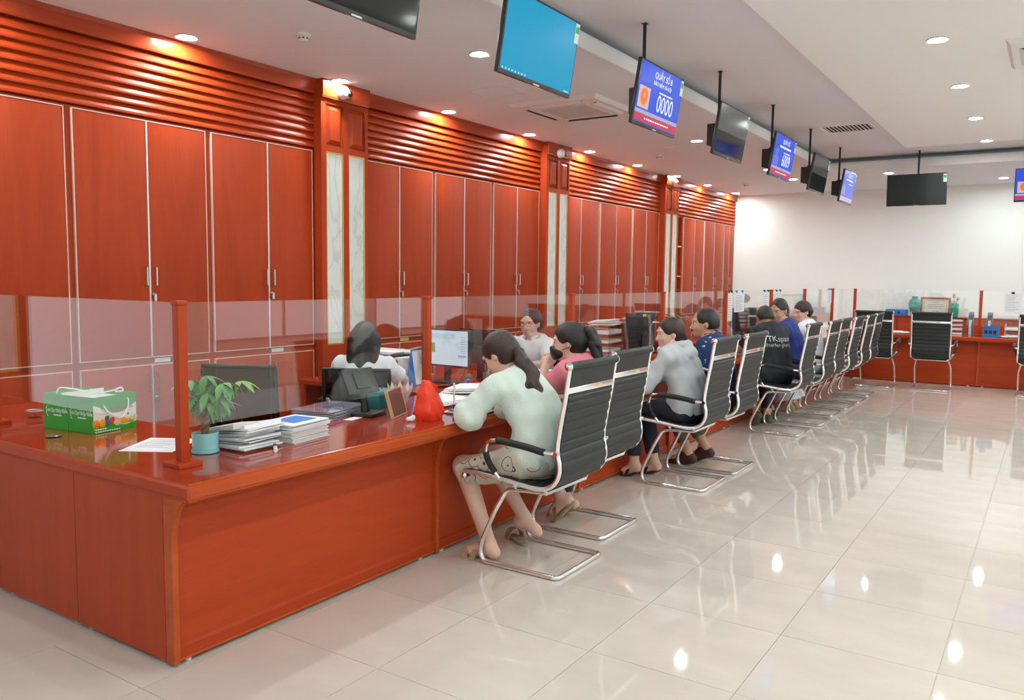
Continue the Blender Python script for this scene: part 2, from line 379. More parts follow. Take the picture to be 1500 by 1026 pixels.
pilaster(6.62, 7.18, 'marble-inlaid wooden pilaster behind the staff woman with glasses')
pilaster(10.17, 10.73, 'marble-inlaid wooden pilaster beside the open shelf bay')
pilaster(-.30, -.02, 'marble-inlaid wooden pilaster at the end of the counter')
# ceiling dome cameras
def cctv(y, z, label):
    t = thing('dome_camera', label, 'camera', (XW+.127, y, z), 0, 'dome cameras')
    MB().lathe([(.052, 0), (.055, .02), (.05, .045), (.035, .06)], (0, 0, 0), 20, 'x').build('housing', M_WHITE, t, True)
    MB().ball((.045, .012, -.008), (.042, .04, .04)).build('eyeball', M_WHITE, t, True)
    MB().lathe([(.028, 0), (.026, .008), (.0001, .012)], (.075, .02, -.012), 14, 'x').build('lens', M_BLACK, t, True)
cctv(3.24, 3.045, 'white dome camera on the pilaster above the long-haired staff woman')
cctv(6.86, 3.02, 'white dome camera on the pilaster above the woman with glasses')
cctv(10.38, 3.045, 'white dome camera on the pilaster beside the open shelves')
# ------------------------------------------------------------------ downlights
LIGHTS = []
def downlight(x, y, z, label, group):
    if not LIGHTS:
        t = thing('downlight', label, 'lamp', (x, y, z), 0, group)
        MB().lathe([(.058, -.001), (.074, -.001), (.078, -.006), (.074, -.011), (.060, -.008), (.058, -.001)], seg=24).build('trim_ring', M_WHITE, t, True)
        MB().lathe([(.0001, -.0075), (.056, -.006), (.058, -.002)], seg=24).build('lens', M_LENS, t)
        LIGHTS.append(t)
    else:
        t = copy_tree(LIGHTS[0]); t.location = (x, y, z); t['label'] = label; t['group'] = group
for y in (.29, 1.73, 3.17, 4.63, 6.10, 7.53, 8.96, 10.38, 11.76, 13.24): downlight(-2.29, y, HC, 'round recessed downlight close above the louvred wooden frieze', 'downlights along the cabinet wall')
for y in (.95, 3.10, 5.25, 7.41, 10.25, 11.58): downlight(-.82, y, HC, 'round recessed downlight in the low ceiling strip above the staff desks', 'downlights above the staff desks')
for x, y in ((.59, 11.47), (1.99, 12.86), (3.9, 11.47), (5.4, 12.86)): downlight(x, y, HC, 'round recessed downlight in the low ceiling before the white far wall', 'downlights near the far wall')
for x in (1.93, 3.75, 5.57):
    for y in (-2.05, -.05, 1.6, 3.27, 4.95, 6.62, 8.31, 9.97): downlight(x, y, HT-.04, 'round recessed downlight in the cream raised ceiling', 'downlights in the raised ceiling')
# smoke detectors
for x, y in ((-1.56, 2.11), (-1.65, 8.24), (-1.66, 11.88)):
    t = thing('smoke_detector', 'small white smoke detector on the low ceiling between downlight rows', 'detector', (x, y, HC), 0, 'smoke detectors')
    MB().lathe([(.05, 0), (.05, -.015), (.04, -.02)], seg=20).build('base', M_WHITE, t, True)
    MB().lathe([(.036, -.018), (.034, -.04), (.026, -.05), (.0001, -.052)], seg=20).build('chamber', M_WHITE, t, True)
    for k in range(8): MB().box(.0345, .0375, -.006, .006, -.034, -.026).xf(Matrix.Rotation(k*math.pi/4, 4, 'Z')).build('vent_slot', M_BLACK, t)
# cassette air conditioners
M_GRILLE = mat('grille', (.45, .44, .43), .6)
def cassette(x, y, z, label):
    t = thing('ceiling_air_conditioner', label, 'air conditioner', (x, y, z)); a = .46
    MB().add([(-a, -a, 0), (a, -a, 0), (a, a, 0), (-a, a, 0), (-a+.03, -a+.03, -.035), (a-.03, -a+.03, -.035), (a-.03, a-.03, -.035), (-a+.03, a-.03, -.035)],
             [(0, 1, 2, 3), (4, 7, 6, 5), (0, 4, 5, 1), (1, 5, 6, 2), (2, 6, 7, 3), (3, 7, 4, 0)]).build('fascia', M_WHITE, t)
    frame_mb(-.275, .275, -.275, .275, .03, -.042, -.035, 'z').build('grille_frame', M_WHITE, t)
    g = box('return_grille', -.245, .245, -.245, .245, -.038, -.035, M_GRILLE, t)
    for k in range(14): box('grille_bar', -.245, .245, -.24+k*.0365, -.235+k*.0365, -.042, -.036, M_WHITE, g)
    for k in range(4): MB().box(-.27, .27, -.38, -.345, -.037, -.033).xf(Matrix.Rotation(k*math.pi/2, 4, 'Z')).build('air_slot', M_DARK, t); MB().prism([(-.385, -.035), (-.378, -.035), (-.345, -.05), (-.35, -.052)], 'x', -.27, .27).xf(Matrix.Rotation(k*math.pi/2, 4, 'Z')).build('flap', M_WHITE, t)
cassette(-1.15, 5.10, HC, 'white square ceiling air conditioner in the low ceiling strip')
cassette(2.80, 5.65, HT-.04, 'white square ceiling air conditioner in the cream raised ceiling')
t = thing('ceiling_vent', 'white louvred air vent in the raised ceiling near the hanging screens', 'vent', (.62, 8.49, HT))
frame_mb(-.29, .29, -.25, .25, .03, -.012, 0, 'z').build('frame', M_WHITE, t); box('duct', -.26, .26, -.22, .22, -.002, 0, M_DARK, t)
for k in range(12): MB().prism([(-.25+k*.043, -.002), (-.247+k*.043, -.002), (-.218+k*.043, -.013), (-.221+k*.043, -.013)], 'y', -.22, .22).build('slat', M_WHITE, t)
for x0, x1, y0, y1, lb in ((-1.35, -.9, 7.7, 8.3, 'square ceiling access hatch beyond the air conditioner'), (-1.62, -1.2, 4.0, 4.35, 'square ceiling access hatch before the air conditioner')):
    t = thing('access_hatch', lb, 'hatch', ((x0+x1)/2, (y0+y1)/2, HC)); a, b = (x1-x0)/2, (y1-y0)/2
    frame_mb(-a, a, -b, b, .008, -.004, 0, 'z').build('frame', M_WHITE, t); box('panel', -a+.012, a-.012, -b+.012, b-.012, -.003, 0, M_CEIL, t)
# ------------------------------------------------------------------ hanging screens
def emi(name, h, s=1.0, rough=.25):
    if name in MATS: return MATS[name]
    c = lin(h); mt = mat(name, (.004, .004, .005), rough, spec=.15); b = mt.node_tree.nodes['Principled BSDF']
    b.inputs['Emission Color'].default_value = (*c, 1); b.inputs['Emission Strength'].default_value = s
    b.inputs['Coat Weight'].default_value = 0
    return mt
E_BLUE = emi('screen_desktop_blue', '0093bd'); E_TV = emi('screen_royal_blue', '2b4fd0'); E_WHT = emi('screen_white', 'e8ecff')
E_RED = emi('screen_red', 'c0384c'); E_GREY = emi('screen_grey', '9fa6c8'); E_PALE = emi('screen_pale_blue', '6a78d2'); E_GOLD = emi('screen_gold', 'e8a23a'); E_PEACH = emi('screen_peach', 'c9b0c4')
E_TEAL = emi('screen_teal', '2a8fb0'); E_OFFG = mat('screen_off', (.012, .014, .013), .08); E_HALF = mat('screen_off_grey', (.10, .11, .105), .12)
E_ICON = emi('screen_icon', 'a8dcec'); E_ORG = emi('screen_orange', 'e0704a')
M_BEZEL = mat('screen_bezel', (.03, .03, .032), .2); M_STK = mat('energy_sticker', (.8, .85, .82), .4); M_STKG = mat('energy_sticker_green', (.03, .5, .12), .4)
TVW, TVH = .74, .425
def Tm(x, y, z=0): return Matrix.Translation((x, y, z))
def tv(loc, rz, kind, label, pole=True, tilt=9):
    """loc = ceiling point of the pole; screen faces local -Y before rotation"""
    t = thing('hanging_screen', label, 'screen', loc, rz, 'hanging screens')
    zc = 2.775-loc[2]
    MB().box(-.018, .018, -.018, .018, -.006, 0).build('ceiling_plate', M_BLACKM, t)
    MB().tube([(0, 0, -.004), (0, 0, zc-.08)], .013, 8).build('pole', M_BLACKM, t, True)
    MB().box(-.075, .075, -.095, -.055, zc-.09, zc+.09).box(-.075, -.055, -.055, .075, zc-.09, zc+.09).box(.055, .075, -.055, .075, zc-.09, zc+.09).box(-.02, .02, -.055, .02, zc-.11, zc+.11).box(-.055, .055, .055, .075, zc+.06, zc+.09).box(-.055, .055, .055, .075, zc-.09, zc-.06).build('bracket', M_BLACKM, t)
    c = MB().box(-TVW/2, TVW/2, -TVH/2, TVH/2, -.022, .004).build('casing', M_BEZEL, t, bevel=.004)
    MB().box(-.22, .22, -.15, .12, -.05, -.022).build('rear_housing', M_BLACK, c, bevel=.008)
    c.matrix_parent_inverse = Matrix.Identity(4)
    a = math.radians(tilt)
    # local frame of casing: x right, y up, z out of the screen -> out = -Y tilted downwards
    R = Matrix(((1, 0, 0), (0, -math.sin(a), -math.cos(a)), (0, math.cos(a), -math.sin(a)))).to_4x4()
    c.matrix_local = Matrix.Translation((0, -.12, zc)) @ R
    w2, h2 = TVW/2-.012, TVH/2-.012
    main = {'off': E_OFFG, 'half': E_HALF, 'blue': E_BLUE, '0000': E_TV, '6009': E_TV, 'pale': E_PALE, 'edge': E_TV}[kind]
    s0 = -h2+.01
    box('screen', -w2, w2, s0, h2, .004, .0055, main, c)
    def q(n, x0, x1, y0, y1, m_, d=.007): return box(n, x0*w2, x1*w2, y0*h2, y1*h2, .0055, d, m_, c)
    box('maker_strip', -.03, .03, -TVH/2+.001, -TVH/2+.008, .004, .005, M_STEEL, c)
    def strokes(par, x0, x1, y, hh, n_, m_):       # small print that the photograph leaves unreadable
        rd = random.Random(n_); x = x0; st_ = (x1-x0)/n_; mb = MB()
        for k in range(n_):
            mb.box((x+k*st_)*w2, (x+k*st_+st_*rd.uniform(.5, .85))*w2, (y-hh/2)*h2, (y+hh/2)*h2, .0055, .0076)
        o_ = mb.build('small_print', m_, par); o_['kind'] = 'stuff'
    if kind == 'blue':
        for k in range(8): q('taskbar_icon', -.96+k*.085, -.93+k*.085, -.93, -.885, E_ICON)
        q('taskbar_icon', .8, .94, -.93, -.90, E_ICON)
    if kind in ('0000', 'pale', '6009', 'edge'):
        q('grey_band', -1, 1, -.66, -.54, E_GREY if kind != 'pale' else E_PALE); q('red_band', -1, 1, -.92, -.66, E_RED if kind != 'pale' else E_PEACH)
        strokes(c, -.55, .62, -.79, .05, 14, E_WHT if kind != 'pale' else E_GREY)
        text('QUẦY SỐ 8' if kind == '0000' else 'QUẦY SỐ', .058, Tm(.02, .72*h2, .0055), E_WHT, c)
        if kind == '0000': text('BẢO HIỂM XÃ HỘI', .036, Tm(.02, .46*h2, .0055), E_WHT, c)
        else: strokes(c, -.5, .6, .46, .10, 9, E_WHT)
        strokes(c, -.05, .60, .22, .05, 9, E_WHT)
        if kind in ('0000', '6009'): text(kind, .165, Tm(.105, -.17*h2, .0055), E_WHT, c, squeeze=.86)
        if kind in ('0000', 'edge'):
            q('emblem_card', -.94, -.46, -.48, .22, E_PEACH)
            for nm, r, m_, d in (('emblem_wreath', .066, E_GOLD, .0072), ('emblem_disc', .054, E_ORG, .0078)):
                MB().lathe([(r, 0), (r, .0005)], (-.70*w2, -.10*h2, d-.0005), 24).build(nm, m_, c)
            star = [(-.70*w2+(.028 if k % 2 == 0 else .011)*math.sin(k*math.pi/5), -.06*h2+(.028 if k % 2 == 0 else .011)*math.cos(k*math.pi/5)) for k in range(10)]
            MB().prism(star, 'z', .0078, .0084).build('emblem_star', E_GOLD, c)
        else:
            for k in range(3): q('tower_picture', -.92+k*.16, -.80+k*.16, -.5, -.05+.2*(k == 1), E_PALE if kind == '6009' else E_GREY)
            q('tower_picture', -.80, -.55, .15, .33, E_TEAL if kind == '6009' else E_PALE)
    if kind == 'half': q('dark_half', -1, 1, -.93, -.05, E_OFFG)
    st = box('energy_label', .90*w2, w2+.008, .45*h2, .98*h2, .0055, .0062, M_STK, c)
    box('label_band', .91*w2, w2+.004, .72*h2, .90*h2, .0062, .0066, M_STKG, st)
    return t
RZ = math.radians(90)       # faces +X
PX = .225
tv((PX, .68, HT), RZ, 'off', 'dark switched-off hanging screen next to the one showing a blue desktop')
tv((PX, 2.06, HT), RZ, 'blue', 'hanging screen showing a plain bright blue desktop')
tv((PX, 3.64, HT), RZ, '0000', 'hanging screen showing counter 8 and number 0000')
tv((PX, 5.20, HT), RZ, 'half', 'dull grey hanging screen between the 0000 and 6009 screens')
tv((PX, 6.79, HT), RZ, '6009', 'hanging screen showing number 6009 on blue')
t5 = tv((PX, 8.34, HT), RZ, 'half', 'dark hanging screen with a reflection painted on its upper half past the 6009 screen')  # the reflection is put into the paler grey of the upper half
tv((PX, 9.93, HT), RZ, 'pale', 'hanging screen with a washed-out blue picture, last before the far wall')
tv((1.09, 10.72, HT), 0, 'off', 'dark hanging screen facing the hall before the white far wall', tilt=6)
tv((2.60, 10.72, HT), 0, 'edge', 'hanging blue screen beside the dark one before the far wall', tilt=6)
# ------------------------------------------------------------------ counters
ZT = .74
M_FOOT = mat('white_foot', (.75, .74, .7), .5)
def arc(x0, z0, x1, z1, n=8):      # quarter ellipse starting vertical at (x0,z0) ending flat at (x1,z1)
    return [(x1-(x1-x0)*math.cos(k*math.pi/2/n), z0+(z1-z0)*math.sin(k*math.pi/2/n)) for k in range(n+1)]
STILE = [(-.05, .014), (0, .014), (0, .50)]+arc(0, .50, .10, .672)[1:]+[(-.05, .672)]
def counter_unit(L, label, group, soffit=False):
    """front faces +X, runs along +Y from the origin"""
    t = thing('counter_unit', label, 'counter', (0, 0, 0), 0, group)
    box('front_panel', -.04, -.022, .026, L, .075, .672, W_H, t)
    MB().prism([(-.045, .018), (-.012, .018), (-.010, .068), (-.022, .078), (-.045, .078)], 'y', .026, L).build('plinth', W_H, t)
    box('plinth_bead', -.022, -.006, .026, L, .018, .028, W_EDGE, t)
    MB().prism(STILE, 'y', 0, .026).build('stile', W_EDGE, t)
    if soffit: MB().prism([(-.022, .615), (.085, .668), (.085, .672), (-.022, .672)], 'y', .026, L).build('soffit', W_EDGE, t)
    if not soffit: box('side_panel', -.70, -.05, 0, .02, .014, .672, W_V, t)
    if not soffit: box('back_rail', -.70, -.68, .02, L, .3, .672, W_H, t)
    for x, y in ((-.03, .08), (-.03, L-.1)): MB().lathe([(.012, 0), (.014, .018)], (x, y, 0), 10).build('foot', M_FOOT, t)
    return t
YS = [0, 1.60, 3.22, 4.84, 6.46, 8.08, 9.70, 11.30]
names = ['solid cherry counter unit at the near corner, under the potted plant', 'cherry counter unit the woman in the mint blouse sits at', 'cherry counter unit the woman in the pink top sits beside', 'cherry counter unit the man in the navy patterned polo sits at',
         'cherry counter unit in front of the man in the black T-shirt', 'cherry counter unit by the woman in the white skirt', 'cherry counter unit beside the row of empty chairs']
for k in range(7):
    u = counter_unit(YS[k+1]-YS[k]-.002, names[k], 'counter units along the cabinet side', k == 0); u.location = (0, YS[k], 0)
t = thing('corner_filler', 'plain cherry corner board where the two counters meet', 'counter', (0, 11.3, 0))
box('board', -.04, -.022, 0, .66, .02, .672, W_H, t); box('stile', -.05, 0, 0, .026, .014, .672, W_EDGE, t)
# end return (faces -Y)
def end_unit(x0, x1, label):
    t = thing('counter_end_unit', label, 'counter', (x1, 0, 0), 0, 'end counter units'); L = x1-x0
    box('end_panel', -L+.001, -.001, 0, .02, .018, .672, W_V, t)
    box('side_panel', -L+.001, -L+.02, .02, .66, .014, .672, W_V, t)
    for x in (-.06, -L+.06): MB().lathe([(.012, 0), (.014, .018)], (x, .03, 0), 10).build('foot', M_FOOT, t)
end_unit(-.68, -.052, 'cherry end panel unit beside the near counter corner'); end_unit(-1.36, -.682, 'cherry end panel unit below the green fruit bag'); end_unit(-2.34, -1.362, 'cherry end panel unit against the cabinet wall')
# worktop: one continuous L plus far run
def edge_profile(o): return [(0, 0), (o, 0), (o, -.008), (o+.012, -.014), (o+.012, -.05), (o+.006, -.056), (o+.004, -.068), (0, -.068)]
wt = thing('worktop', 'continuous glossy cherry worktop running the whole length of both counters', 'worktop', (0, 0, ZT))
box('top_slab', -.72, .105, 0, 12.7, -.03, 0, W_TOP, wt)
box('top_slab', -2.34, -.72, 0, .67, -.03, 0, W_TOP, wt)
box('top_slab', .105, 7.2, 11.78, 12.55, -.03, 0, W_TOP, wt)
MB().prism([(x, z) for x, z in [(.06, -.03), (.105, -.03), (.105, 0), (.109, -.002), (.109, -.009), (.114, -.012), (.121, -.018), (.123, -.052), (.117, -.056), (.114, -.066), (.06, -.068)]], 'y', 0, 11.78).build('edge_moulding', W_EDGE, wt)
MB().prism([(-y, z) for y, z in [(-.03, -.03), (0, -.03), (0, 0), (.003, -.006), (.013, -.012), (.015, -.048), (.009, -.056), (.006, -.066), (-.03, -.068)]], 'x', -2.34, .122).build('edge_moulding', W_X, wt)
MB().prism([(11.78-y, z) for y, z in [(-.03, -.03), (0, -.03), (0, 0), (.003, -.006), (.013, -.012), (.015, -.048), (.009, -.056), (.006, -.066), (-.03, -.068)]], 'x', .122, 7.2).build('edge_moulding', W_X, wt)
# far counter: units face -Y
fx = [0.0, 1.85, 3.47, 5.1, 6.72]
fn = ['cherry counter unit of the far run behind the two chairs', 'cherry counter unit of the far run under the blue basket', 'cherry counter unit in the middle of the far run', 'cherry counter unit at the far end of the cross run']
for k in range(4):
    u = counter_unit(fx[k+1]-fx[k]-.002, fn[k], 'counter units before the far wall'); u.rotation_euler = (0, 0, -math.pi/2); u.location = (fx[k], 11.9, 0)
# staff-side ledge cabinets behind the far run
t = thing('back_credenza', 'low cherry cabinet against the white far wall carrying vases and a certificate', 'cabinet', (0, YF-.43, 0))
box('carcass', 0, 6.5, .02, .42, 0, .93, W_X, t); box('top', -.02, 6.52, 0, .42, .93, .96, W_TOP, t)
for k in range(12): box('door', .01+k*.54, .53+k*.54, .004, .02, .06, .92, W_V, t, bevel=.002)
# ------------------------------------------------------------------ glass screen on posts
XG, YG = -.18, .18
PY = [YG, 1.735, 3.38, 5.04, 6.72, 8.40, 10.03, 11.76]
POST = []
def post(x, y, label):
    if not POST:
        t = thing('glass_post', label, 'post', (x, y, ZT), 0, 'glass screen posts')
        box('base_plate', -.055, .055, -.055, .055, 0, .02, W_V, t, bevel=.003)
        MB().box(-.02, .02, -.02, .02, .02, .655).build('shaft', W_V, t, bevel=.002); box('cap', -.024, .024, -.024, .024, .655, .672, W_V, t, bevel=.004)
        POST.append(t)
    else:
        t = copy_tree(POST[0]); t.location = (x, y, ZT); t['label'] = label
pl = ['square cherry post at the counter corner beside the potted plant', 'square cherry post beside the red plastic bag', 'square cherry post behind the woman in the pink top', 'square cherry post behind the woman in the grey hoodie',
      'square cherry post with paper notices beside it', 'square cherry post behind the man in the blue shirt', 'square cherry post behind the woman in the white shirt', 'square cherry post at the inner corner of the two counters']
for y, lb in zip(PY, pl): post(XG, y, lb)
post(-1.75, YG, 'square cherry post at the wall end of the end counter')
for x, lb in ((.09, 'square cherry post beside the chair in the counter corner'), (1.84, 'square cherry post beside the blue basket'), (3.6, 'square cherry post in the middle of the far counter')): post(x, 12.1, lb)
GZ0, GZ1 = .895, 1.405
M_GEDGE = mat('glass_edge', (.35, .55, .50), .15, trans=.3)
def pane(name, x0, x1, y0, y1, label):
    cx, cy = (x0+x1)/2, (y0+y1)/2
    t = MB().box(x0-cx, x1-cx, y0-cy, y1-cy, GZ0, GZ1).build(name, M_GLASS, None, loc=(cx, cy, 0))
    tag(t, label, 'glass panel', 'glass screen panels')
    return t
gl = ['clear glass panel between the potted plant post and the red bag post', 'clear glass panel in front of the staff woman with glasses', 'clear glass panel behind the woman in the pink top', 'clear glass panel behind the grey hoodie woman and navy polo man',
      'clear glass panel with paper notices clipped to its top', 'clear glass panel behind the man in the blue shirt', 'clear glass panel behind the woman in the white shirt']
PANES = []
for k in range(7): PANES.append(pane('glass_screen', XG-.004, XG+.004, PY[k]+.021, PY[k+1]-.021, gl[k]))
pane('glass_screen', -1.729, XG-.021, YG-.004, YG+.004, 'clear glass panel along the end counter before the green bag')
pane('glass_screen', -2.36, -1.771, YG-.004, YG+.004, 'clear glass panel between the end post and the cabinet wall')
for a, b, lb in ((XG+.03, .069, 'narrow clear glass panel at the inner counter corner'), (.111, 1.819, 'clear glass panel before the vase and framed certificate'), (1.861, 3.579, 'clear glass panel with a sheet clipped on, on the far counter')): pane('glass_screen', a, b, 12.096, 12.104, lb)
# ------------------------------------------------------------------ visitor chairs
PROF = [(-.345, .448), (-.35, .468), (-.335, .485), (-.25, .488), (-.16, .482), (-.06, .474), (.03, .464), (.10, .458), (.16, .462), (.205, .482), (.235, .515), (.25, .555), (.25, .60), (.240, .645), (.238, .69), (.246, .75), (.262, .845), (.278, .93), (.290, 1.02), (.30, 1.085)]
def smooth_path(P, n=4):
    out = []
    for i in range(len(P)-1):
        p0, p1, p2, p3 = P[max(i-1, 0)], P[i], P[i+1], P[min(i+2, len(P)-1)]
        for k in range(n):
            t = k/n
            out.append(tuple(.5*(2*b+(c-a)*t+(2*a-5*b+4*c-d)*t*t+(3*b-a-3*c+d)*t**3) for a, b, c, d in zip(p0, p1, p2, p3)))
    out.append(tuple(P[-1])); return out
M_CHROME2 = mat('chrome_base', (.80, .80, .80), .12, metal=.85)
def make_chair():
    t = thing('visitor_chair', 'x', 'chair', (0, 0, 0), 0, 'black cantilever visitor chairs')
    pr = smooth_path(PROF, 5); hw = .235
    # ribbed leather sling: ribs along the profile
    arcl = [0]
    for a, b in zip(pr, pr[1:]): arcl.append(arcl[-1]+math.dist(a, b))
    fine = []
    L = arcl[-1]; N = 240; j = 0
    for k in range(N+1):
        s = L*k/N
        while j < len(arcl)-2 and arcl[j+1] < s: j += 1
        u = (s-arcl[j])/max(arcl[j+1]-arcl[j], 1e-6); p = [pr[j][i]+(pr[j+1][i]-pr[j][i])*u for i in (0, 1)]
        d = (pr[j+1][0]-pr[j][0], pr[j+1][1]-pr[j][1]); l = math.hypot(*d); nx, nz = -d[1]/l, d[0]/l
        rib = .010*abs(math.sin(math.pi*s/.052))**.45 if s < L-.15 else .004
        fine.append((p, (nx, nz), rib))
    v = []; f = []
    for p, nn, rb in fine:
        for sgn in (1, -1):
            for y in (-hw, hw): v.append((p[0]+sgn*nn[0]*(rb+.004), y, p[1]+sgn*nn[1]*(rb+.004)))
    for k in range(N):
        a, b = 4*k, 4*(k+1)
        f += [(a, a+1, b+1, b), (a+2, b+2, b+3, a+3), (a, b, b+2, a+2), (a+1, a+3, b+3, b+1)]
    f += [(0, 2, 3, 1), (4*N, 4*N+1, 4*N+3, 4*N+2)]
    mb = MB(); mb.add(v, f); mb.build('ribbed_sling', M_LEATHER, t, True)
    for s in (-1, 1):
        r = MB().tube([(x, s*(hw+.012), z) for x, z in pr[4:]], .0125, 8); r.build('side_rail', M_RAIL, t, True)
        a = smooth_path([(.238, s*(hw+.02), .655), (.19, s*(hw+.06), .662), (.08, s*(hw+.062), .678), (-.09, s*(hw+.062), .69), (-.148, s*(hw+.06), .672), (-.165, s*(hw+.055), .62), (-.15, s*(hw+.04), .555), (-.105, s*(hw+.014), .478)], 4)
        arm = MB().tube(a, .0095, 8).build('armrest', M_CHROME, t, True)
        MB().tube(a[4:13], .019, 10).build('arm_pad', M_LEATHER, arm, True); MB().tube(a[20:27], .016, 10).build('arm_pad', M_LEATHER, arm, True)
        MB().lathe([(.014, 0), (.014, .03)], (.24, s*(hw+.012)-(.03 if s < 0 else 0), .655), 8, 'y').build('arm_bolt', M_CHROME, arm, True)
    def roll(x, z, r, nm):
        MB().lathe([(r, -hw-.015), (r, hw+.015)], (x, 0, z), 16, 'y').build(nm, M_LEATHER, t, True)
        for s in (-1, 1): MB().lathe([(r+.002, 0), (r+.003, .006*s), (r*.6, .012*s), (.0001, .014*s)], (x, s*(hw+.015), z), 16, 'y').build('end_cap', M_CHROME, t, True)
    roll(.298, 1.092, .021, 'top_roll'); roll(-.335, .466, .016, 'front_roll')
    cb = MB().box(.277, .294, -hw-.015, hw+.015, .955, .985).build('back_crossbar', M_RAIL, t, bevel=.003)
    MB().box(.294, .2946, .06, .11, .963, .977).build('orange_sticker', mat('orange_sticker', (.70, .45, .22), .5), cb)
    pa = [(.155, .432), (.05, .428), (-.05, .42), (-.088, .405), (-.105, .375), (-.165, .25), (-.222, .125), (-.232, .07), (-.222, .035), (-.19, .0145), (-.1, .0135), (.18, .0135), (.225, .0135)]
    pa = smooth_path(pa, 3)
    left = [(x, -hw*.92-.0+.0*z, z) for x, z in pa]
    path = [(x, -.205-(.03 if z < .3 else .03*(.43-z)/.13), z) for x, z in pa]
    corner = [(.238, -.225, .0135), (.242, -.20, .0135)]
    full = path+corner+[(x, -y, z) for x, y, z in (path+corner)[::-1]]
    MB().tube(full, .0125, 10).build('base_frame', M_CHROME2, t, True)
    MB().tube([(.155, -.205, .432), (.155, .205, .432)], .011, 8).build('seat_crossbar', M_CHROME, t, True)
    MB().tube([(-.03, -.205, .424), (-.03, .205, .424)], .011, 8).build('seat_crossbar', M_CHROME, t, True)
    for x in (.155, -.03):
        for s in (-1, 1): MB().tube([(x, s*.2, .43), (x, s*.242, .458)], .008, 6).build('mount', M_CHROME, t)
    return t
CHAIR = make_chair(); CHN = []
def chair(x, y, rz, label):
    o = CHAIR if not CHN else copy_tree(CHAIR); CHN.append(o)
    o.location = (x, y, 0); o.rotation_euler = (0, 0, rz); o['label'] = label
cl_ = 'black ribbed chrome chair '
chair(.50, 1.88, 0, cl_+'under the woman in the mint blouse')
chair(.39, 2.58, 0, cl_+'under the woman in the pink top')
chair(.48, 3.97, 0, cl_+'under the woman in the grey hoodie')
chair(.50, 4.62, 0, cl_+'under the man in the navy patterned polo')
chair(.49, 6.54, 0, cl_+'under the man in the black T-shirt')
chair(.53, 7.28, 0, cl_+'under the man in the blue shirt')
chair(.50, 7.95, 0, cl_+'under the woman in white')
chair(.52, 8.60, 0, cl_+'standing empty, next to the seated woman in white')
chair(.54, 9.25, 0, cl_+'standing empty, second past the seated woman in white')
chair(.52, 9.95, 0, cl_+'standing empty, third past the seated woman in white')
chair(.60, 11.12, math.pi*-.5, cl_+'pushed to the far counter near the inner corner')
chair(1.33, 11.2, math.pi*-.5, cl_+'alone at the far counter before the certificate')
chair(2.62, 11.3, math.pi*-.5, cl_+'at the far counter past the blue basket')
# ------------------------------------------------------------------ people: one smooth skin surface per body, clothes and hair over it
def V(*a): return np.array(a, dtype=np.float64)
def smin(a, b, k):
    if k <= 0: return np.minimum(a, b)
    h = np.clip(.5+.5*(b-a)/k, 0, 1); return b+(a-b)*h-k*h*(1-h)
def smax(a, b, k): return -smin(-a, -b, k)
def prim_d(p, X):
    t = p[0]
    if t in ('c', 'k'):
        a, b, ra, rb = p[1:5]; ab = b-a; L2 = float(ab@ab)+1e-12
        q = X-a; h = (q@ab)/L2; hc = np.clip(h, 0, 1)
        d = np.sqrt(((q-hc[..., None]*ab)**2).sum(-1)); r = ra+(rb-ra)*hc
        if t == 'c': return d-r
        L = math.sqrt(L2); rad = np.sqrt(np.maximum(((q-h[..., None]*ab)**2).sum(-1), 0))
        return np.maximum(rad-r, np.maximum(-h*L, (h-1)*L))
    c, r, R = p[1:4]
    q = X-c
    if R is not None: q = q@R
    k0 = np.sqrt(((q/r)**2).sum(-1)); k1 = np.sqrt(((q/(r*r))**2).sum(-1))
    return k0*(k0-1)/np.maximum(k1, 1e-6)
def pbox(p):
    if p[0] in ('c', 'k'):
        m_ = max(p[3], p[4]); return np.minimum(p[1], p[2])-m_, np.maximum(p[1], p[2])+m_
    m_ = max(p[2]); return p[1]-m_, p[1]+m_
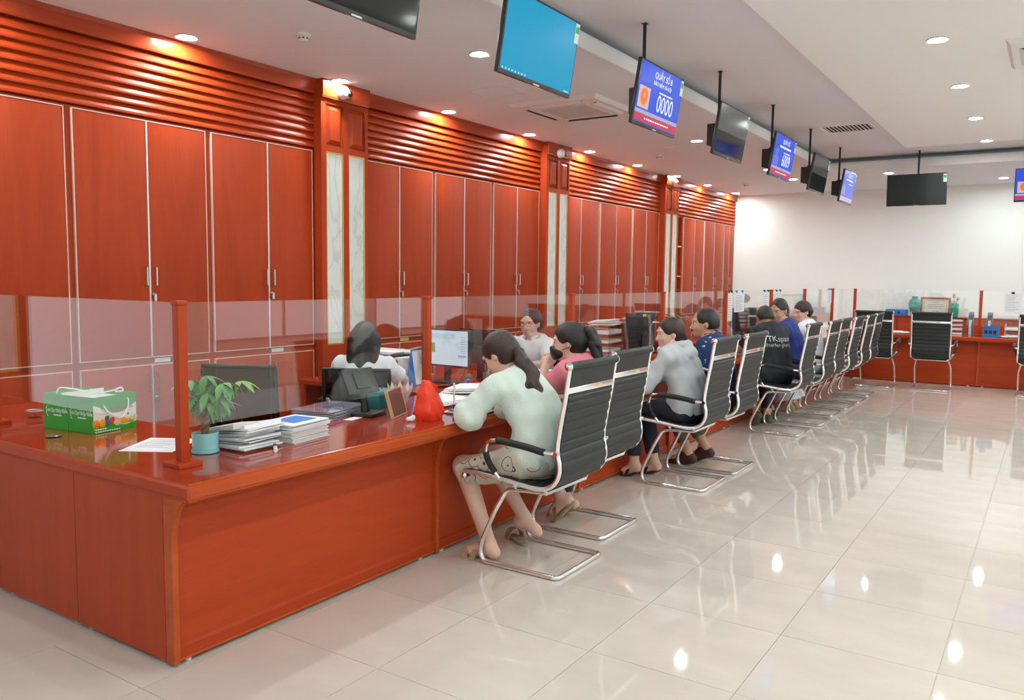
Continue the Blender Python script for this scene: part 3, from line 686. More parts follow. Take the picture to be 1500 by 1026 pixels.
def sdf_mesh(name, prims, h, material, parent, cuts=(), wrinkle=0., seed=0):
    """prims: (type, ..., k[, '-']) united smoothly (or carved out); cuts: (point, normal) keep the side the normal points away from"""
    pos = [p for p in prims if p[-1] != '-']
    lo = np.min([pbox(p)[0] for p in pos], 0)-3*h; hi = np.max([pbox(p)[1] for p in pos], 0)+3*h
    n = np.ceil((hi-lo)/h).astype(int)+1
    ax = [lo[i]+h*np.arange(n[i]) for i in range(3)]
    F = np.full(n, .3)
    for p in prims:
        neg = p[-1] == '-'; k = p[-2] if neg else p[-1]
        b0, b1 = pbox(p); mg = k+.03
        s0 = np.clip(((b0-mg-lo)/h).astype(int), 0, n-1); s1 = np.clip(((b1+mg-lo)/h).astype(int)+2, 1, n)
        if (s1 <= s0).any(): continue
        sl = tuple(slice(a, b) for a, b in zip(s0, s1))
        X = np.stack(np.meshgrid(*[ax[i][sl[i]] for i in range(3)], indexing='ij'), -1)
        d = prim_d(p, X)
        F[sl] = smax(F[sl], -d, k) if neg else smin(F[sl], d, k)
    if wrinkle:
        rng = np.random.RandomState(seed); G = np.meshgrid(*ax, indexing='ij'); N = 0
        for _ in range(6):
            kv = rng.normal(size=3)*np.array([38, 38, 20]); N = N+np.sin(kv[0]*G[0]+kv[1]*G[1]+kv[2]*G[2]+rng.rand()*6)
        F = F+wrinkle*N/3
    for pt, nr in cuts:
        G = np.meshgrid(*ax, indexing='ij')
        F = np.maximum(F, (G[0]-pt[0])*nr[0]+(G[1]-pt[1])*nr[1]+(G[2]-pt[2])*nr[2])
    ins = F < 0; cs = np.zeros(tuple(n-1)+(3,)); cn = np.zeros(tuple(n-1)); edges = []
    base = np.stack(np.meshgrid(*[np.arange(q) for q in n], indexing='ij'), -1).astype(float)
    for a in range(3):
        s0 = [slice(None)]*3; s1 = [slice(None)]*3; s0[a] = slice(0, -1); s1[a] = slice(1, None)
        f0, f1 = F[tuple(s0)], F[tuple(s1)]; cr = ins[tuple(s0)] != ins[tuple(s1)]
        I = np.argwhere(cr)
        if len(I) == 0: continue
        t = (f0[cr]/(f0[cr]-f1[cr])); P = I.astype(float); P[:, a] += t
        o1, o2 = [(1, 2), (2, 0), (0, 1)][a]
        for d1 in (0, -1):
            for d2 in (0, -1):
                J = I.copy(); J[:, o1] += d1; J[:, o2] += d2
                ok = ((J >= 0) & (J < n-1)).all(1)
                np.add.at(cs, tuple(J[ok].T), P[ok]); np.add.at(cn, tuple(J[ok].T), 1)
        edges.append((a, I, ins[tuple(s0)][cr]))
    act = cn > 0; idx = -np.ones(tuple(n-1), int); idx[act] = np.arange(act.sum())
    verts = lo+h*(cs[act]/cn[act][:, None]); faces = []
    for a, I, sgn in edges:
        o1, o2 = [(1, 2), (2, 0), (0, 1)][a]; qd = []
        for d1, d2 in ((-1, -1), (0, -1), (0, 0), (-1, 0)):
            J = I.copy(); J[:, o1] += d1; J[:, o2] += d2; ok = ((J >= 0) & (J < n-1)).all(1)
            J = np.clip(J, 0, n-2); qd.append(np.where(ok, idx[tuple(J.T)], -1))
        Q = np.stack(qd, 1); good = (Q >= 0).all(1); Q = Q[good]; s = sgn[good]
        Q = np.where(s[:, None], Q, Q[:, ::-1]); faces.append(Q)
    Q = np.concatenate(faces)
    # a little Laplacian smoothing
    for _ in range(2):
        acc = np.zeros_like(verts); cnt = np.zeros(len(verts))
        for i in range(4):
            np.add.at(acc, Q[:, i], verts[Q[:, (i+1) % 4]]); np.add.at(cnt, Q[:, i], 1)
            np.add.at(acc, Q[:, i], verts[Q[:, (i-1) % 4]]); np.add.at(cnt, Q[:, i], 1)
        verts = verts*.6+.4*acc/np.maximum(cnt, 1)[:, None]
    me = bpy.data.meshes.new(name); me.vertices.add(len(verts)); me.vertices.foreach_set('co', verts.astype(np.float32).ravel())
    me.loops.add(Q.size); me.loops.foreach_set('vertex_index', Q.astype(np.int32).ravel())
    me.polygons.add(len(Q)); me.polygons.foreach_set('loop_start', np.arange(0, Q.size, 4, dtype=np.int32)); me.polygons.foreach_set('loop_total', np.full(len(Q), 4, dtype=np.int32))
    me.update(calc_edges=True); me.validate()
    me.polygons.foreach_set('use_smooth', [True]*len(me.polygons))
    me.materials.append(material)
    o = bpy.data.objects.new(name, me); COL.objects.link(o); o.parent = parent
    return o
SKIN = mat('skin_light', (.68, .43, .33), .5, var=.04, vscale=20); SKIN2 = mat('skin_tan', (.57, .31, .20), .5, var=.04, vscale=20)
HAIR = mat('hair_black', (.010, .009, .009), .32, var=.4, vscale=30, stretch=(4, 4, .5), bump=.4, bscale=120); HAIRB = mat('hair_brown', (.030, .014, .011), .34, var=.4, vscale=30, stretch=(4, 4, .5), bump=.4, bscale=120)
M_EYEW = mat('eye_white', (.7, .68, .65), .3); M_LIP = mat('lips', (.45, .14, .12), .45); M_BROW = mat('eyebrow', (.02, .015, .012), .7)
def rotm(yaw, pitch, roll=0):
    """head frame: columns forward, left, up; yaw to the left, pitch down positive"""
    a = Matrix.Rotation(yaw, 3, 'Z') @ Matrix.Rotation(pitch, 3, 'Y') @ Matrix.Rotation(roll, 3, 'X')
    return np.array(a)
def person(label, root, yaw, J, hair, parts, skin=SKIN, h=.007, head=(0, 0), hs=.95, glasses=False, foot=True, moustache=False):
    """J: joints in the person's frame (x forward, y left, z up); parts: list of clothing makers"""
    t = thing('person', label, 'person', (root[0], root[1], 0), yaw)
    g = {k: np.array(v, float) for k, v in J.items()}
    pel, nb, hc = g['pelvis'], g['neck'], g['head']
    R = rotm(*head)
    def H(x, y, z): return hc+R@(V(x, y, z)*hs)
    mid = pel*.5+nb*.5+g.get('bow', V(-.035, 0, 0)); sp = (nb-pel)/np.linalg.norm(nb-pel)
    fw = np.cross(V(0, 1, 0), sp); fw /= np.linalg.norm(fw)
    Rt = np.stack([fw, V(0, 1, 0), sp], 1)
    bw = J.get('build', 1.0)
    B = [('e', pel+V(0, 0, .0), V(.115, .165, .11)*bw, Rt, .05), ('e', mid, V(.10, .135, .17)*bw, Rt, .06), ('e', (mid+nb*2)/3+fw*.0-sp*.02, V(.098, .155, .15)*bw, Rt, .06),
         ('c', nb-sp*.03, hc+R@V(-.015, 0, -.05), .052, .045, .03)]
    for s in ('l', 'r'):
        sh, el, wr = g['sh_'+s], g['el_'+s], g['wr_'+s]
        hp, kn, an, to = g['hip_'+s], g['kn_'+s], g['an_'+s], g['toe_'+s]
        B += [('c', nb-sp*.04, sh, .055, .05, .05), ('c', sh, el, .046*bw, .036, .03), ('c', el, wr, .037, .025, .02)]
        B += [('c', hp, kn, .082*bw, .056, .05), ('c', kn, an, .057, .036, .03)]
        fd = to-an; fd2 = fd/np.linalg.norm(fd)
        heel = an-fd2*.03+g.get('foot_dn', V(0, 0, -.045)); ball = an+fd*.75+g.get('foot_dn', V(0, 0, -.045))*.75
        B += [('c', an, heel, .034, .030, .02), ('c', heel, ball, .028, .030, .025), ('c', ball, to+g.get('foot_dn', V(0, 0, -.045))*.9, .028, .018, .02), ('c', an, ball, .03, .026, .02)]
        # hand: palm, four bent fingers, thumb
        hd = g.get('hand_'+s, wr+(wr-el)/np.linalg.norm(wr-el)*.09)-wr; hd /= np.linalg.norm(hd)
        side = np.cross(hd, V(0, 0, 1)); side /= max(np.linalg.norm(side), 1e-6); dn = np.cross(side, hd); dn = dn if dn[2] < 0 else -dn
        thumb = side if (side@V(0, 1, 0) < 0) == (s == 'l') else -side
        B += [('c', wr, wr+hd*.05, .025, .026, .015), ('e', wr+hd*.055, V(.042, .038, .018), np.stack([hd, thumb, np.cross(hd, thumb)], 1), .012)]
        for i, ln in enumerate((.068, .078, .072, .056)):
            b0 = wr+hd*.085+thumb*(.030-.020*i); b1 = b0+hd*ln*.5+dn*.006; b2 = b1+hd*ln*.38+dn*.024
            B += [('c', b0-hd*.02, b1, .0095, .009, .003), ('c', b1, b2, .009, .007, .003)]
        b0 = wr+hd*.02+thumb*.026; b1 = b0+hd*.035+thumb*.022+dn*.006
        B += [('c', b0, b1, .012, .0105, .008), ('c', b1, b1+hd*.035+dn*.008, .0105, .0085, .004)]
    # head
    S = hs
    B += [('e', H(-.012, 0, .028), V(.100, .078, .090)*S, R, .03), ('e', H(.026, 0, -.03), V(.070, .062, .088)*S, R, .03), ('e', H(.060, 0, -.092), V(.030, .034, .024)*S, R, .03),
          ('c', H(.088, 0, .004), H(.109, 0, -.036), .008*S, .0135*S, .012), ('e', H(.098, .011, -.040), V(.011, .009, .008)*S, R, .006), ('e', H(.098, -.011, -.040), V(.011, .009, .008)*S, R, .006),
          ('e', H(.092, 0, -.068), V(.010, .022, .012)*S, R, .010)]
    for s in (1, -1):
        B += [('e', H(.064, s*.036, -.038), V(.024, .022, .026)*S, R, .02), ('e', H(-.006, s*.076, -.012), V(.019, .010, .030)*S, R, .006), ('e', H(.082, s*.031, .026), V(.016, .024, .009)*S, R, .012), ('e', H(.100, s*.032, .004), V(.014, .019, .009)*S, R, .010, '-')]
    o = sdf_mesh('body', B, h, skin, t)
    for s in (1, -1):
        Me = Matrix.Translation(Vector(H(.081, s*.031, .003))) @ Matrix(R.tolist()).to_4x4()
        e = MB().ball((0, 0, 0), (.008*S, .0135*S, .0055*S), 10, 6).xf(Me).build('eye', M_EYEW, t, True)
        MB().ball((.0045*S, 0, -.0005), (.0050*S, .0085*S, .0056*S), 8, 6).xf(Me).build('iris', M_BROW, e, True)
        MB().tube([tuple(H(.092, s*.014, .0225)), tuple(H(.091, s*.032, .028)), tuple(H(.078, s*.050, .022))], [.003, .0036, .002], 6).build('eyebrow', M_BROW, t, True)
    MB().tube([tuple(H(.090, -.021, -.068)), tuple(H(.0995, 0, -.0665)), tuple(H(.090, .021, -.068))], [.0025, .0055, .0025], 6).build('lips', M_LIP, t, True)
    if moustache: MB().tube([tuple(H(.088, -.024, -.060)), tuple(H(.104, 0, -.0535)), tuple(H(.088, .024, -.060))], [.004, .007, .004], 6).build('moustache', M_BROW, t, True)
    if glasses:
        gm = mat('spectacle_frame', (.10, .03, .02), .3); mb = MB()
        for s in (1, -1):
            mb.tube([tuple(H(.106, s*.033+.024*math.cos(q), .0+.020*math.sin(q))) for q in [k*math.pi/8 for k in range(16)]], .0018, 6, closed=True)
            mb.tube([tuple(H(.106, s*.057, .004)), tuple(H(.0, s*.084, .006))], .0016, 6)
        mb.tube([tuple(H(.108, -.009, .004)), tuple(H(.108, .009, .004))], .0016, 6).build('spectacles', gm, t, True)
    # hair
    hk = hair.get('mat', HAIR); hl = hair.get('line', (.106, -.040)); hr = hair.get('face', (.082, .066, .105))
    Hp = [('e', H(-.016, 0, .030), V(.108, .086, .098)*S*hair.get('k', 1), R, .02), ('e', H(-.045, 0, -.02), V(.075, .082, .085)*S*hair.get('k', 1), R, .03)]
    Hp += [('e', H(hl[0], 0, hl[1]), V(*hr)*S, R, .012, '-')]
    for s in (1, -1): Hp += [('e', H(.015, s*.085, -.045), V(.040, .025, .045)*S, R, .01, '-')] if not hair.get('cover') else []
    Hc = [(H(0, 0, hair.get('nape', -.085)), R@V(0, 0, -1))] if not hair.get('long') else []
    def W(p): return np.array(p, float)
    hp2 = list(Hp)
    if hair.get('tail'):
        tl = [H(*p) if len(p) == 3 else W(p[:3]) for p in hair['tail']]; rs = hair['tail_r']
        tp = []
        for w in range(3):
            q = [p+V(.012*math.cos(w*2.1+j*1.3), .022*math.sin(w*2.1+j*1.5), .006*math.sin(j*2+w))*(j > 0) for j, p in enumerate(tl)]
            tp += [('c', q[i], q[i+1], rs[i]*.74, rs[i+1]*.74, .006) for i in range(len(tl)-1)]
        ob = sdf_mesh('ponytail', tp, h*.8, hk, t, wrinkle=.005, seed=3)
        band = MB().lathe([(rs[0]*.9, -.006), (rs[0]*1.25, -.005), (rs[0]*1.25, .005), (rs[0]*.9, .006)], seg=12)
        d = Vector(tl[1]-tl[0]); band.xf(Matrix.Translation(Vector(tl[0])) @ d.to_track_quat('Z', 'Y').to_matrix().to_4x4()).build('hair_tie', hair.get('tie', M_BROW), t, True)
    if hair.get('long'):
        for a, b, ra, rb in hair['long']: hp2.append(('c', H(*a), H(*b), ra, rb, .03))
    if hair.get('bun'): hp2.append(('e', H(*hair['bun']), V(.04, .045, .045), R, .015))
    sdf_mesh('hair', hp2, h*.85, hk, t, cuts=Hc, wrinkle=.002, seed=1)
    ctx = dict(t=t, g=g, H=H, R=R, Rt=Rt, mid=mid, sp=sp, fw=fw, pel=pel, nb=nb, hc=hc, bw=bw, S=S, h=h)
    for fn in parts: fn(ctx)
    return t
def top(material, sleeve='short', infl=.014, hem=-.06, puff=0, collar=None, name='shirt', wr=.005, hood=False, loose=0., cuff=None):
    def f(c):
        g, pel, mid, nb, Rt, sp, bw = c['g'], c['pel'], c['mid'], c['nb'], c['Rt'], c['sp'], c['bw']
        i = infl
        B = [('e', pel+sp*.02, (V(.115, .165, .14)+i+loose)*bw, Rt, .05), ('e', mid, (V(.10, .135, .17)+i+loose)*bw, Rt, .07), ('e', (mid+nb*2)/3-sp*.02, (V(.098, .155, .15)+i)*bw, Rt, .06)]
        for s in ('l', 'r'):
            sh, el, wr_ = g['sh_'+s], g['el_'+s], g['wr_'+s]
            B += [('c', nb-sp*.045, sh, .055+i, .05+i, .05)]
            if sleeve == 'short': e = sh+(el-sh)*.72; B += [('k', sh-(el-sh)*.1, e, .050+i, .052+i, .03)]
            elif sleeve == 'puff': e = el+(el-sh)*.02; B += [('c', sh, sh+(el-sh)*.55, .050+i, .050+i, .03), ('c', sh+(el-sh)*.66, e+(el-sh)*.05, .050+i, .064+i, .012), ('k', e, e+(wr_-el)*.30, .066+i, .060+i, .015)]
            else: B += [('c', sh, el, .048+i, .043+i, .03), ('c', el, el+(wr_-el)*.97, .043+i, .031+i*.6, .025)]
        
        B += [('c', nb-sp*.03, nb+sp*.025, .062, .056, .02)]
        nk = nb+sp*.035
        cuts = [(pel+sp*hem, -sp), (nk+c['fw']*.0, (sp*.9+c['fw']*.25))]
        o = sdf_mesh(name, B, c['h'], material, c['t'], cuts=cuts, wrinkle=wr, seed=5)
        if collar:
            mb = MB(); n_ = 14
            pts = [(nk-sp*.012+(c['fw']*math.cos(q)*.066+V(0, 1, 0)*math.sin(q)*.062)) for q in [math.radians(25+k*310/(n_-1)) for k in range(n_)]]
            v = []; fc = []
            for p in pts:
                out = (p-nk)/np.linalg.norm(p-nk)
                for a, b in ((0, .028), (.012, .0), (.016, -.012), (.004, .026)): v.append(tuple(p+out*a+sp*b))
            for k in range(n_-1):
                for q in range(3): fc.append((4*k+q, 4*k+q+1, 4*k+4+q+1, 4*k+4+q))
            mb.add(v, fc).build('collar', collar, o, True)
        if cuff:
            for s in ('l', 'r'):
                sh, el = g['sh_'+s], g['el_'+s]; e = sh+(el-sh)*.72; d = (el-sh)/np.linalg.norm(el-sh)
                MB().lathe([(.053+i, -.008), (.056+i, -.007), (.056+i, .004), (.05+i, .005)], seg=18).xf(Matrix.Translation(Vector(e)) @ Vector(d).to_track_quat('Z', 'Y').to_matrix().to_4x4()).build('cuff', cuff, o, True)
        if hood:
            Hd = [('e', nb+V(-.085, 0, -.03), V(.060, .125, .070), Rt, .03), ('c', nb+V(-.05, .085, .035), nb+V(.055, .06, .0), .030, .022, .03), ('c', nb+V(-.05, -.085, .035), nb+V(.055, -.06, .0), .030, .022, .03), ('c', nb+V(-.075, .07, .04), nb+V(-.075, -.07, .04), .030, .030, .03), ('c', nb+V(-.12, .05, -.03), nb+V(-.145, 0, -.125), .040, .022, .03), ('c', nb+V(-.12, -.05, -.03), nb+V(-.145, 0, -.125), .040, .022, .03)]
            sdf_mesh('hood', Hd, c['h'], material, o, wrinkle=.003, seed=9)
        c['shirt'] = o
    return f
def bottoms(material, to=.96, infl=.012, name='trousers', flare=0., wr=.002):
    """to: 0..1 thigh only, 1..2 down the shin"""
    def f(c):
        g, pel, Rt, sp, bw = c['g'], c['pel'], c['Rt'], c['sp'], c['bw']; i = infl
        B = [('e', pel-sp*.005, (V(.115, .165, .11)+i)*bw, Rt, .05)]
        for s in ('l', 'r'):
            hp, kn, an = g['hip_'+s], g['kn_'+s], g['an_'+s]
            if to <= 1: B += [('k', hp, hp+(kn-hp)*to, .082*bw+i, .062+i+flare, .05)]
            else: B += [('c', hp, kn, .082*bw+i, .058+i, .05), ('k', kn, kn+(an-kn)*(to-1), .058+i, .042+i+flare, .03)]
        sdf_mesh(name, B, c['h'], material, c['t'], cuts=[(pel+sp*.10, sp)], wrinkle=wr, seed=8)
    return f
def shoes(material, style='shoe', which=('l', 'r'), strap=None, sole=None):
    def f(c):
        g = c['g']
        for s in which:
            an, to = g['an_'+s], g['toe_'+s]; fd = (to-an)/np.linalg.norm(to-an)
            dn = g.get('foot_dn', V(0, 0, -.045)); heel = an-fd*.04+dn*1.25; ball = an+(to-an)*.75+dn*1.2; tip = to+fd*.012+dn*1.2
            side = np.cross(dn, fd); side /= np.linalg.norm(side); nd = dn/np.linalg.norm(dn)
            Rf = Matrix((fd.tolist(), side.tolist(), (-nd).tolist())).transposed()
            L = float(np.linalg.norm(tip-heel))+.03
            out = [(L*(.5-.5*math.cos(q)), (.036+.010*math.cos(q-2.2))*math.sin(q)) for q in [k*2*math.pi/20 for k in range(20)]]
            cen = heel-fd*.02
            M4 = Matrix.Translation(Vector(cen+nd*.022)) @ Rf.to_4x4()
            if style == 'shoe':
                o = sdf_mesh('shoe', [('c', an+nd*.005, heel, .038, .036, .02), ('c', heel, ball, .034, .037, .025), ('c', ball, tip-fd*.01, .035, .026, .02), ('c', an+fd*.02, ball, .036, .034, .02)], c['h'], material, c['t'])
                MB().prism(out, 'z', -.012, .008).xf(M4).build('sole', sole or M_BLACK, o)
            else:
                o = MB().prism(out, 'z', -.010, .006).xf(M4).build('sandal', sole or material, c['t'], bevel=.003)
                for a, tw in ((.62, .5), (.78, -.4)):
                    P = [Vector((L*a+tw*.03*math.sin(q*2), .050*math.cos(q), .004+.062*math.sin(q))) for q in [k*math.pi/8 for k in range(9)]]
                    v = []; fc = []
                    for p in P: v += [tuple(M4 @ (p+Vector((-.017, 0, 0)))), tuple(M4 @ (p+Vector((.017, 0, 0)))), tuple(M4 @ (p*1.0+Vector((.017, p.y*.06, .004)))), tuple(M4 @ (p+Vector((-.017, p.y*.06, .004))))]
                    for k in range(8):
                        for q in range(4): fc.append((4*k+q, 4*k+(q+1) % 4, 4*k+4+(q+1) % 4, 4*k+4+q))
                    mb = MB(); mb.add(v, fc).build('strap', strap or material, o, True)
    return f
def mask(material, low=False):
    def f(c):
        H = c['H']; S = c['S']
        if not low:
            B = [('e', H(.066, 0, -.060), V(.056, .064, .050)*S, c['R'], .02), ('c', H(.1, 0, -.03), H(.095, 0, -.09), .026*S, .02*S, .02)]
            sdf_mesh('face_mask', B, .005, material, c['t'], cuts=[(H(.022, 0, 0), c['R']@V(-1, 0, 0)), (H(0, 0, -.018), c['R']@V(0, 0, 1))])
        else:
            MB().tube([tuple(H(.035, .072, -.085)), tuple(H(.075, .045, -.122)), tuple(H(.09, 0, -.13)), tuple(H(.075, -.045, -.122)), tuple(H(.035, -.072, -.085))], [.014, .026, .028, .026, .014], 8).build('face_mask', material, c['t'], True)
        for s in (1, -1): MB().tube([tuple(H(.04, s*.066, -.045 if not low else -.085)), tuple(H(-.005, s*.083, -.035)), tuple(H(-.022, s*.082, .0))], .0022, 6).build('ear_loop', M_WHITE if low else material, c['t'], True)
    return f
def seated(lean=.1, neck_z=1.02, head=(.14, 0, 1.14), knee=.42, ank=.36, **kw):
    J = dict(pelvis=(0, 0, .575), neck=(lean, 0, neck_z), head=head,
             sh_l=(lean-.01, .165, neck_z-.045), sh_r=(lean-.01, -.165, neck_z-.045), el_l=(lean+.12, .24, .80), el_r=(lean+.12, -.24, .80), wr_l=(lean+.34, .12, .785), wr_r=(lean+.34, -.12, .785),
             hip_l=(.02, .09, .55), hip_r=(.02, -.09, .55), kn_l=(knee, .11, .535), kn_r=(knee, -.11, .535), an_l=(ank, .11, .09), an_r=(ank, -.11, .09), toe_l=(ank+.15, .12, .07), toe_r=(ank+.15, -.12, .07))
    J.update(kw); return J
def pattern_mat(name, base, ink, scale, width, rough=.8, kind='lines'):
    mt = mat(name, base, rough); nt = mt.node_tree; b = nt.nodes['Principled BSDF']
    tc = nt.nodes.new('ShaderNodeTexCoord'); vo = nt.nodes.new('ShaderNodeTexVoronoi'); vo.inputs['Scale'].default_value = scale
    no = nt.nodes.new('ShaderNodeTexNoise'); no.inputs['Scale'].default_value = scale*.8; va = nt.nodes.new('ShaderNodeVectorMath'); va.operation = 'MULTIPLY_ADD'
    va.inputs[1].default_value = (.05,)*3; nt.links.new(tc.outputs['Object'], va.inputs[2]); nt.links.new(no.outputs[1], va.inputs[0]); nt.links.new(tc.outputs['Object'], no.inputs[0])
    nt.links.new(va.outputs[0], vo.inputs['Vector'])
    cr = nt.nodes.new('ShaderNodeValToRGB'); cr.color_ramp.interpolation = 'CONSTANT'; e = cr.color_ramp.elements
    if kind == 'lines':
        vo.feature = 'F1'; e[0].color = (*ink, 1); e[1].position = .10; e[1].color = (*base, 1)
        for p, c in ((.40, ink), (.40+width, base)): k = e.new(p); k.color = (*c, 1)
    else:
        e[0].color = (*ink, 1); e[1].position = width; e[1].color = (*base, 1)
    nt.links.new(vo.outputs['Distance'], cr.inputs[0]); nt.links.new(cr.outputs[0], b.inputs['Base Color'])
    return mt
C_MINT = mat('mint_cotton', (.66, .77, .69), .85, bump=.35, bscale=160, sheen=.2); C_PINK = mat('pink_cotton', (.72, .20, .27), .8); C_GREY = mat('grey_jersey', (.50, .54, .56), .85)
C_WHITE = mat('white_cotton', (.78, .80, .84), .8); C_BLACK = mat('black_cotton', (.016, .020, .026), .8); C_NAVY = mat('navy_trousers', (.014, .018, .035), .8); C_BLUE = mat('royal_blue_cotton', (.012, .035, .22), .7)
C_KHAKI = mat('khaki', (.16, .11, .07), .85); C_DENIM = mat('dark_denim', (.02, .03, .06), .85)
C_POLO = pattern_mat('navy_polo_leaves', (.010, .030, .12), (.45, .55, .68), 22, .20, kind='dots'); C_SHORT = pattern_mat('cream_shorts_doodles', (.58, .52, .42), (.05, .045, .04), 11, .045)
C_MASKP = pattern_mat('checked_mask', (.60, .62, .65), (.08, .09, .12), 60, .35, kind='dots')
M_TANS = mat('tan_sandal', (.42, .27, .15), .7); M_DKS = mat('dark_brown_shoe', (.05, .018, .014), .6); M_SOLE = mat('tan_sole', (.35, .27, .17), .8); M_OLIVE = mat('olive_shoe', (.10, .11, .09), .8)
PI = math.pi
# woman in mint blouse
person('woman in a mint blouse and cream doodle shorts with a long ponytail', (.50, 1.86), PI,
    seated(lean=.175, neck_z=.985, head=(.265, 0, 1.105), sh_l=(.19, .16, .945), sh_r=(.19, -.16, .945), el_l=(.30, .22, .80), el_r=(.32, -.2, .80), wr_l=(.52, -.11, .775), wr_r=(.54, -.23, .775), bow=(-.075, 0, .0),
           kn_l=(.435, .10, .475), kn_r=(.42, -.12, .50), an_l=(.22, .15, .085), toe_l=(.37, .16, .06), an_r=(.20, -.16, .17), toe_r=(.10, -.17, .125), build=1.02),
    dict(mat=HAIRB, line=(.11, -.05), tail=[(.190, 0, 1.125, 1), (.150, .0, 1.12, 1), (.098, .03, 1.078, 1), (.052, .02, 1.01, 1), (.016, .055, .955, 1), (-.014, .03, .905, 1), (-.02, .05, .87, 1), (.012, .035, .855, 1)], tail_r=[.020, .030, .038, .040, .038, .034, .026, .008], tie=mat('beige_tie', (.5, .35, .25), .7)),
    [top(C_MINT, 'puff', infl=.018, hem=-.09, loose=.012, name='blouse', wr=.007), bottoms(C_SHORT, to=.98, infl=.022, name='shorts', flare=.02), shoes(M_TANS, 'sandal', ('l',), sole=M_SOLE)], head=(0, .62), hs=.98)
# woman in pink
person('woman in a pink top and black face mask with a high ponytail', (.41, 2.60), PI,
    seated(lean=.10, neck_z=1.0, head=(.165, .0, 1.13), el_l=(.26, .20, .82), wr_l=(.30, .06, .96), el_r=(.28, -.22, .80), kn_l=(.33, .1, .50), an_l=(.15, .09, .17), toe_l=(.25, .09, .06), kn_r=(.34, -.1, .50), an_r=(.22, -.1, .10), toe_r=(.33, -.1, .06), foot_dn=(-.03, 0, -.035)),
    dict(line=(.10, -.045), tail=[(-.095, 0, .065), (-.14, 0, .05), (-.165, 0, -.03), (-.165, 0, -.12), (-.155, 0, -.19)], tail_r=[.024, .036, .036, .03, .016]),
    [top(C_PINK, 'short', infl=.016), bottoms(C_NAVY, to=1.9), shoes(M_TANS, 'sandal', sole=M_SOLE), mask(M_BLACK)], head=(.42, .12), hs=.98)
# woman in grey hoodie
person('woman in a light grey hooded jacket with a checked mask under her chin', (.51, 3.95), PI,
    seated(lean=.115, neck_z=1.0, head=(.16, .0, 1.12), el_l=(.25, .235, .735), wr_l=(.42, .10, .775), el_r=(.24, -.23, .76), kn_l=(.42, .06, .535), kn_r=(.40, -.12, .53), an_l=(.40, .05, .10), toe_l=(.50, .06, .05), an_r=(.30, -.10, .10), toe_r=(.42, -.10, .05)),
    dict(mat=HAIRB, line=(.098, -.055), face=(.078, .068, .115), bun=(-.10, 0, -.05), nape=-.11),
    [top(C_GREY, 'long', infl=.02, hem=-.07, loose=.012, hood=True, name='hooded_jacket', wr=.007), bottoms(C_NAVY, to=1.85), shoes(M_DKS, 'sandal', strap=M_DKS, sole=M_DKS), mask(C_MASKP, True)], head=(.72, .12))
# man in navy polo
person('moustached man in a navy polo with white leaf print, khaki trousers', (.52, 4.62), PI,
    seated(lean=.09, neck_z=1.04, head=(.15, 0, 1.17), el_l=(.10, .24, .745), wr_l=(.32, .14, .79), kn_l=(.38, .12, .52), kn_r=(.40, -.12, .52), an_l=(.22, .10, .10), toe_l=(.36, .11, .06), an_r=(.14, -.1, .12), toe_r=(.28, -.1, .06), build=1.06),
    dict(line=(.105, -.05), face=(.088, .072, .14), nape=-.05, k=.965),
    [top(C_POLO, 'short', infl=.015, hem=-.05, collar=C_NAVY, cuff=C_WHITE, name='polo_shirt'), bottoms(C_KHAKI, to=1.78), shoes(M_DKS)], skin=SKIN2, head=(.5, .06), hs=1.0, moustache=True)
# man in black T-shirt with print on the back
pm = person('man in a black T-shirt with white print on the back, leaning over the counter', (.40, 6.62), PI-.80,
    seated(lean=.19, neck_z=1.02, head=(.27, 0, 1.135), el_l=(.34, .24, .80), wr_l=(.52, .12, .785), el_r=(.33, -.25, .80), bow=(-.06, 0, 0), an_l=(.18, .10, .14), toe_l=(.27, .10, .05), an_r=(.32, -.1, .09), build=1.12, foot_dn=(-.02, 0, -.04)),
    dict(line=(.105, -.06), face=(.085, .09, .12), nape=-.035, k=.96),
    [top(C_BLACK, 'short', infl=.018, hem=-.06, name='t_shirt'), bottoms(C_BLACK, to=1.85), shoes(M_OLIVE, sole=M_OLIVE)], skin=SKIN2, head=(.0, .30), hs=1.0)
# man in blue shirt
person('man in a royal blue shirt with short black hair looking down at the counter', (.42, 7.28), PI+.15,
    seated(lean=.12, neck_z=1.06, head=(.185, 0, 1.20), knee=.34, ank=.24, build=1.1),
    dict(line=(.11, -.05), face=(.086, .084, .122), nape=-.04, k=.965),
    [top(C_BLUE, 'short', infl=.016, collar=C_BLUE, hem=-.05), bottoms(C_DENIM, to=1.9), shoes(M_DKS)], skin=SKIN2, head=(1.15, .22), hs=1.05)
# woman in white
person('woman in a white shirt and long white skirt with brown hair tied back', (.44, 7.98), PI,
    seated(lean=.08, neck_z=1.03, head=(.135, 0, 1.17), knee=.33, ank=.22),
    dict(mat=HAIRB, line=(.105, -.05), bun=(-.11, 0, -.02), nape=-.08),
    [top(C_WHITE, 'short', infl=.016, collar=C_WHITE), bottoms(C_WHITE, to=1.9, infl=.035, name='skirt', flare=.07, wr=.006), shoes(M_TANS)], h=.007, head=(.95, .22), hs=.99)
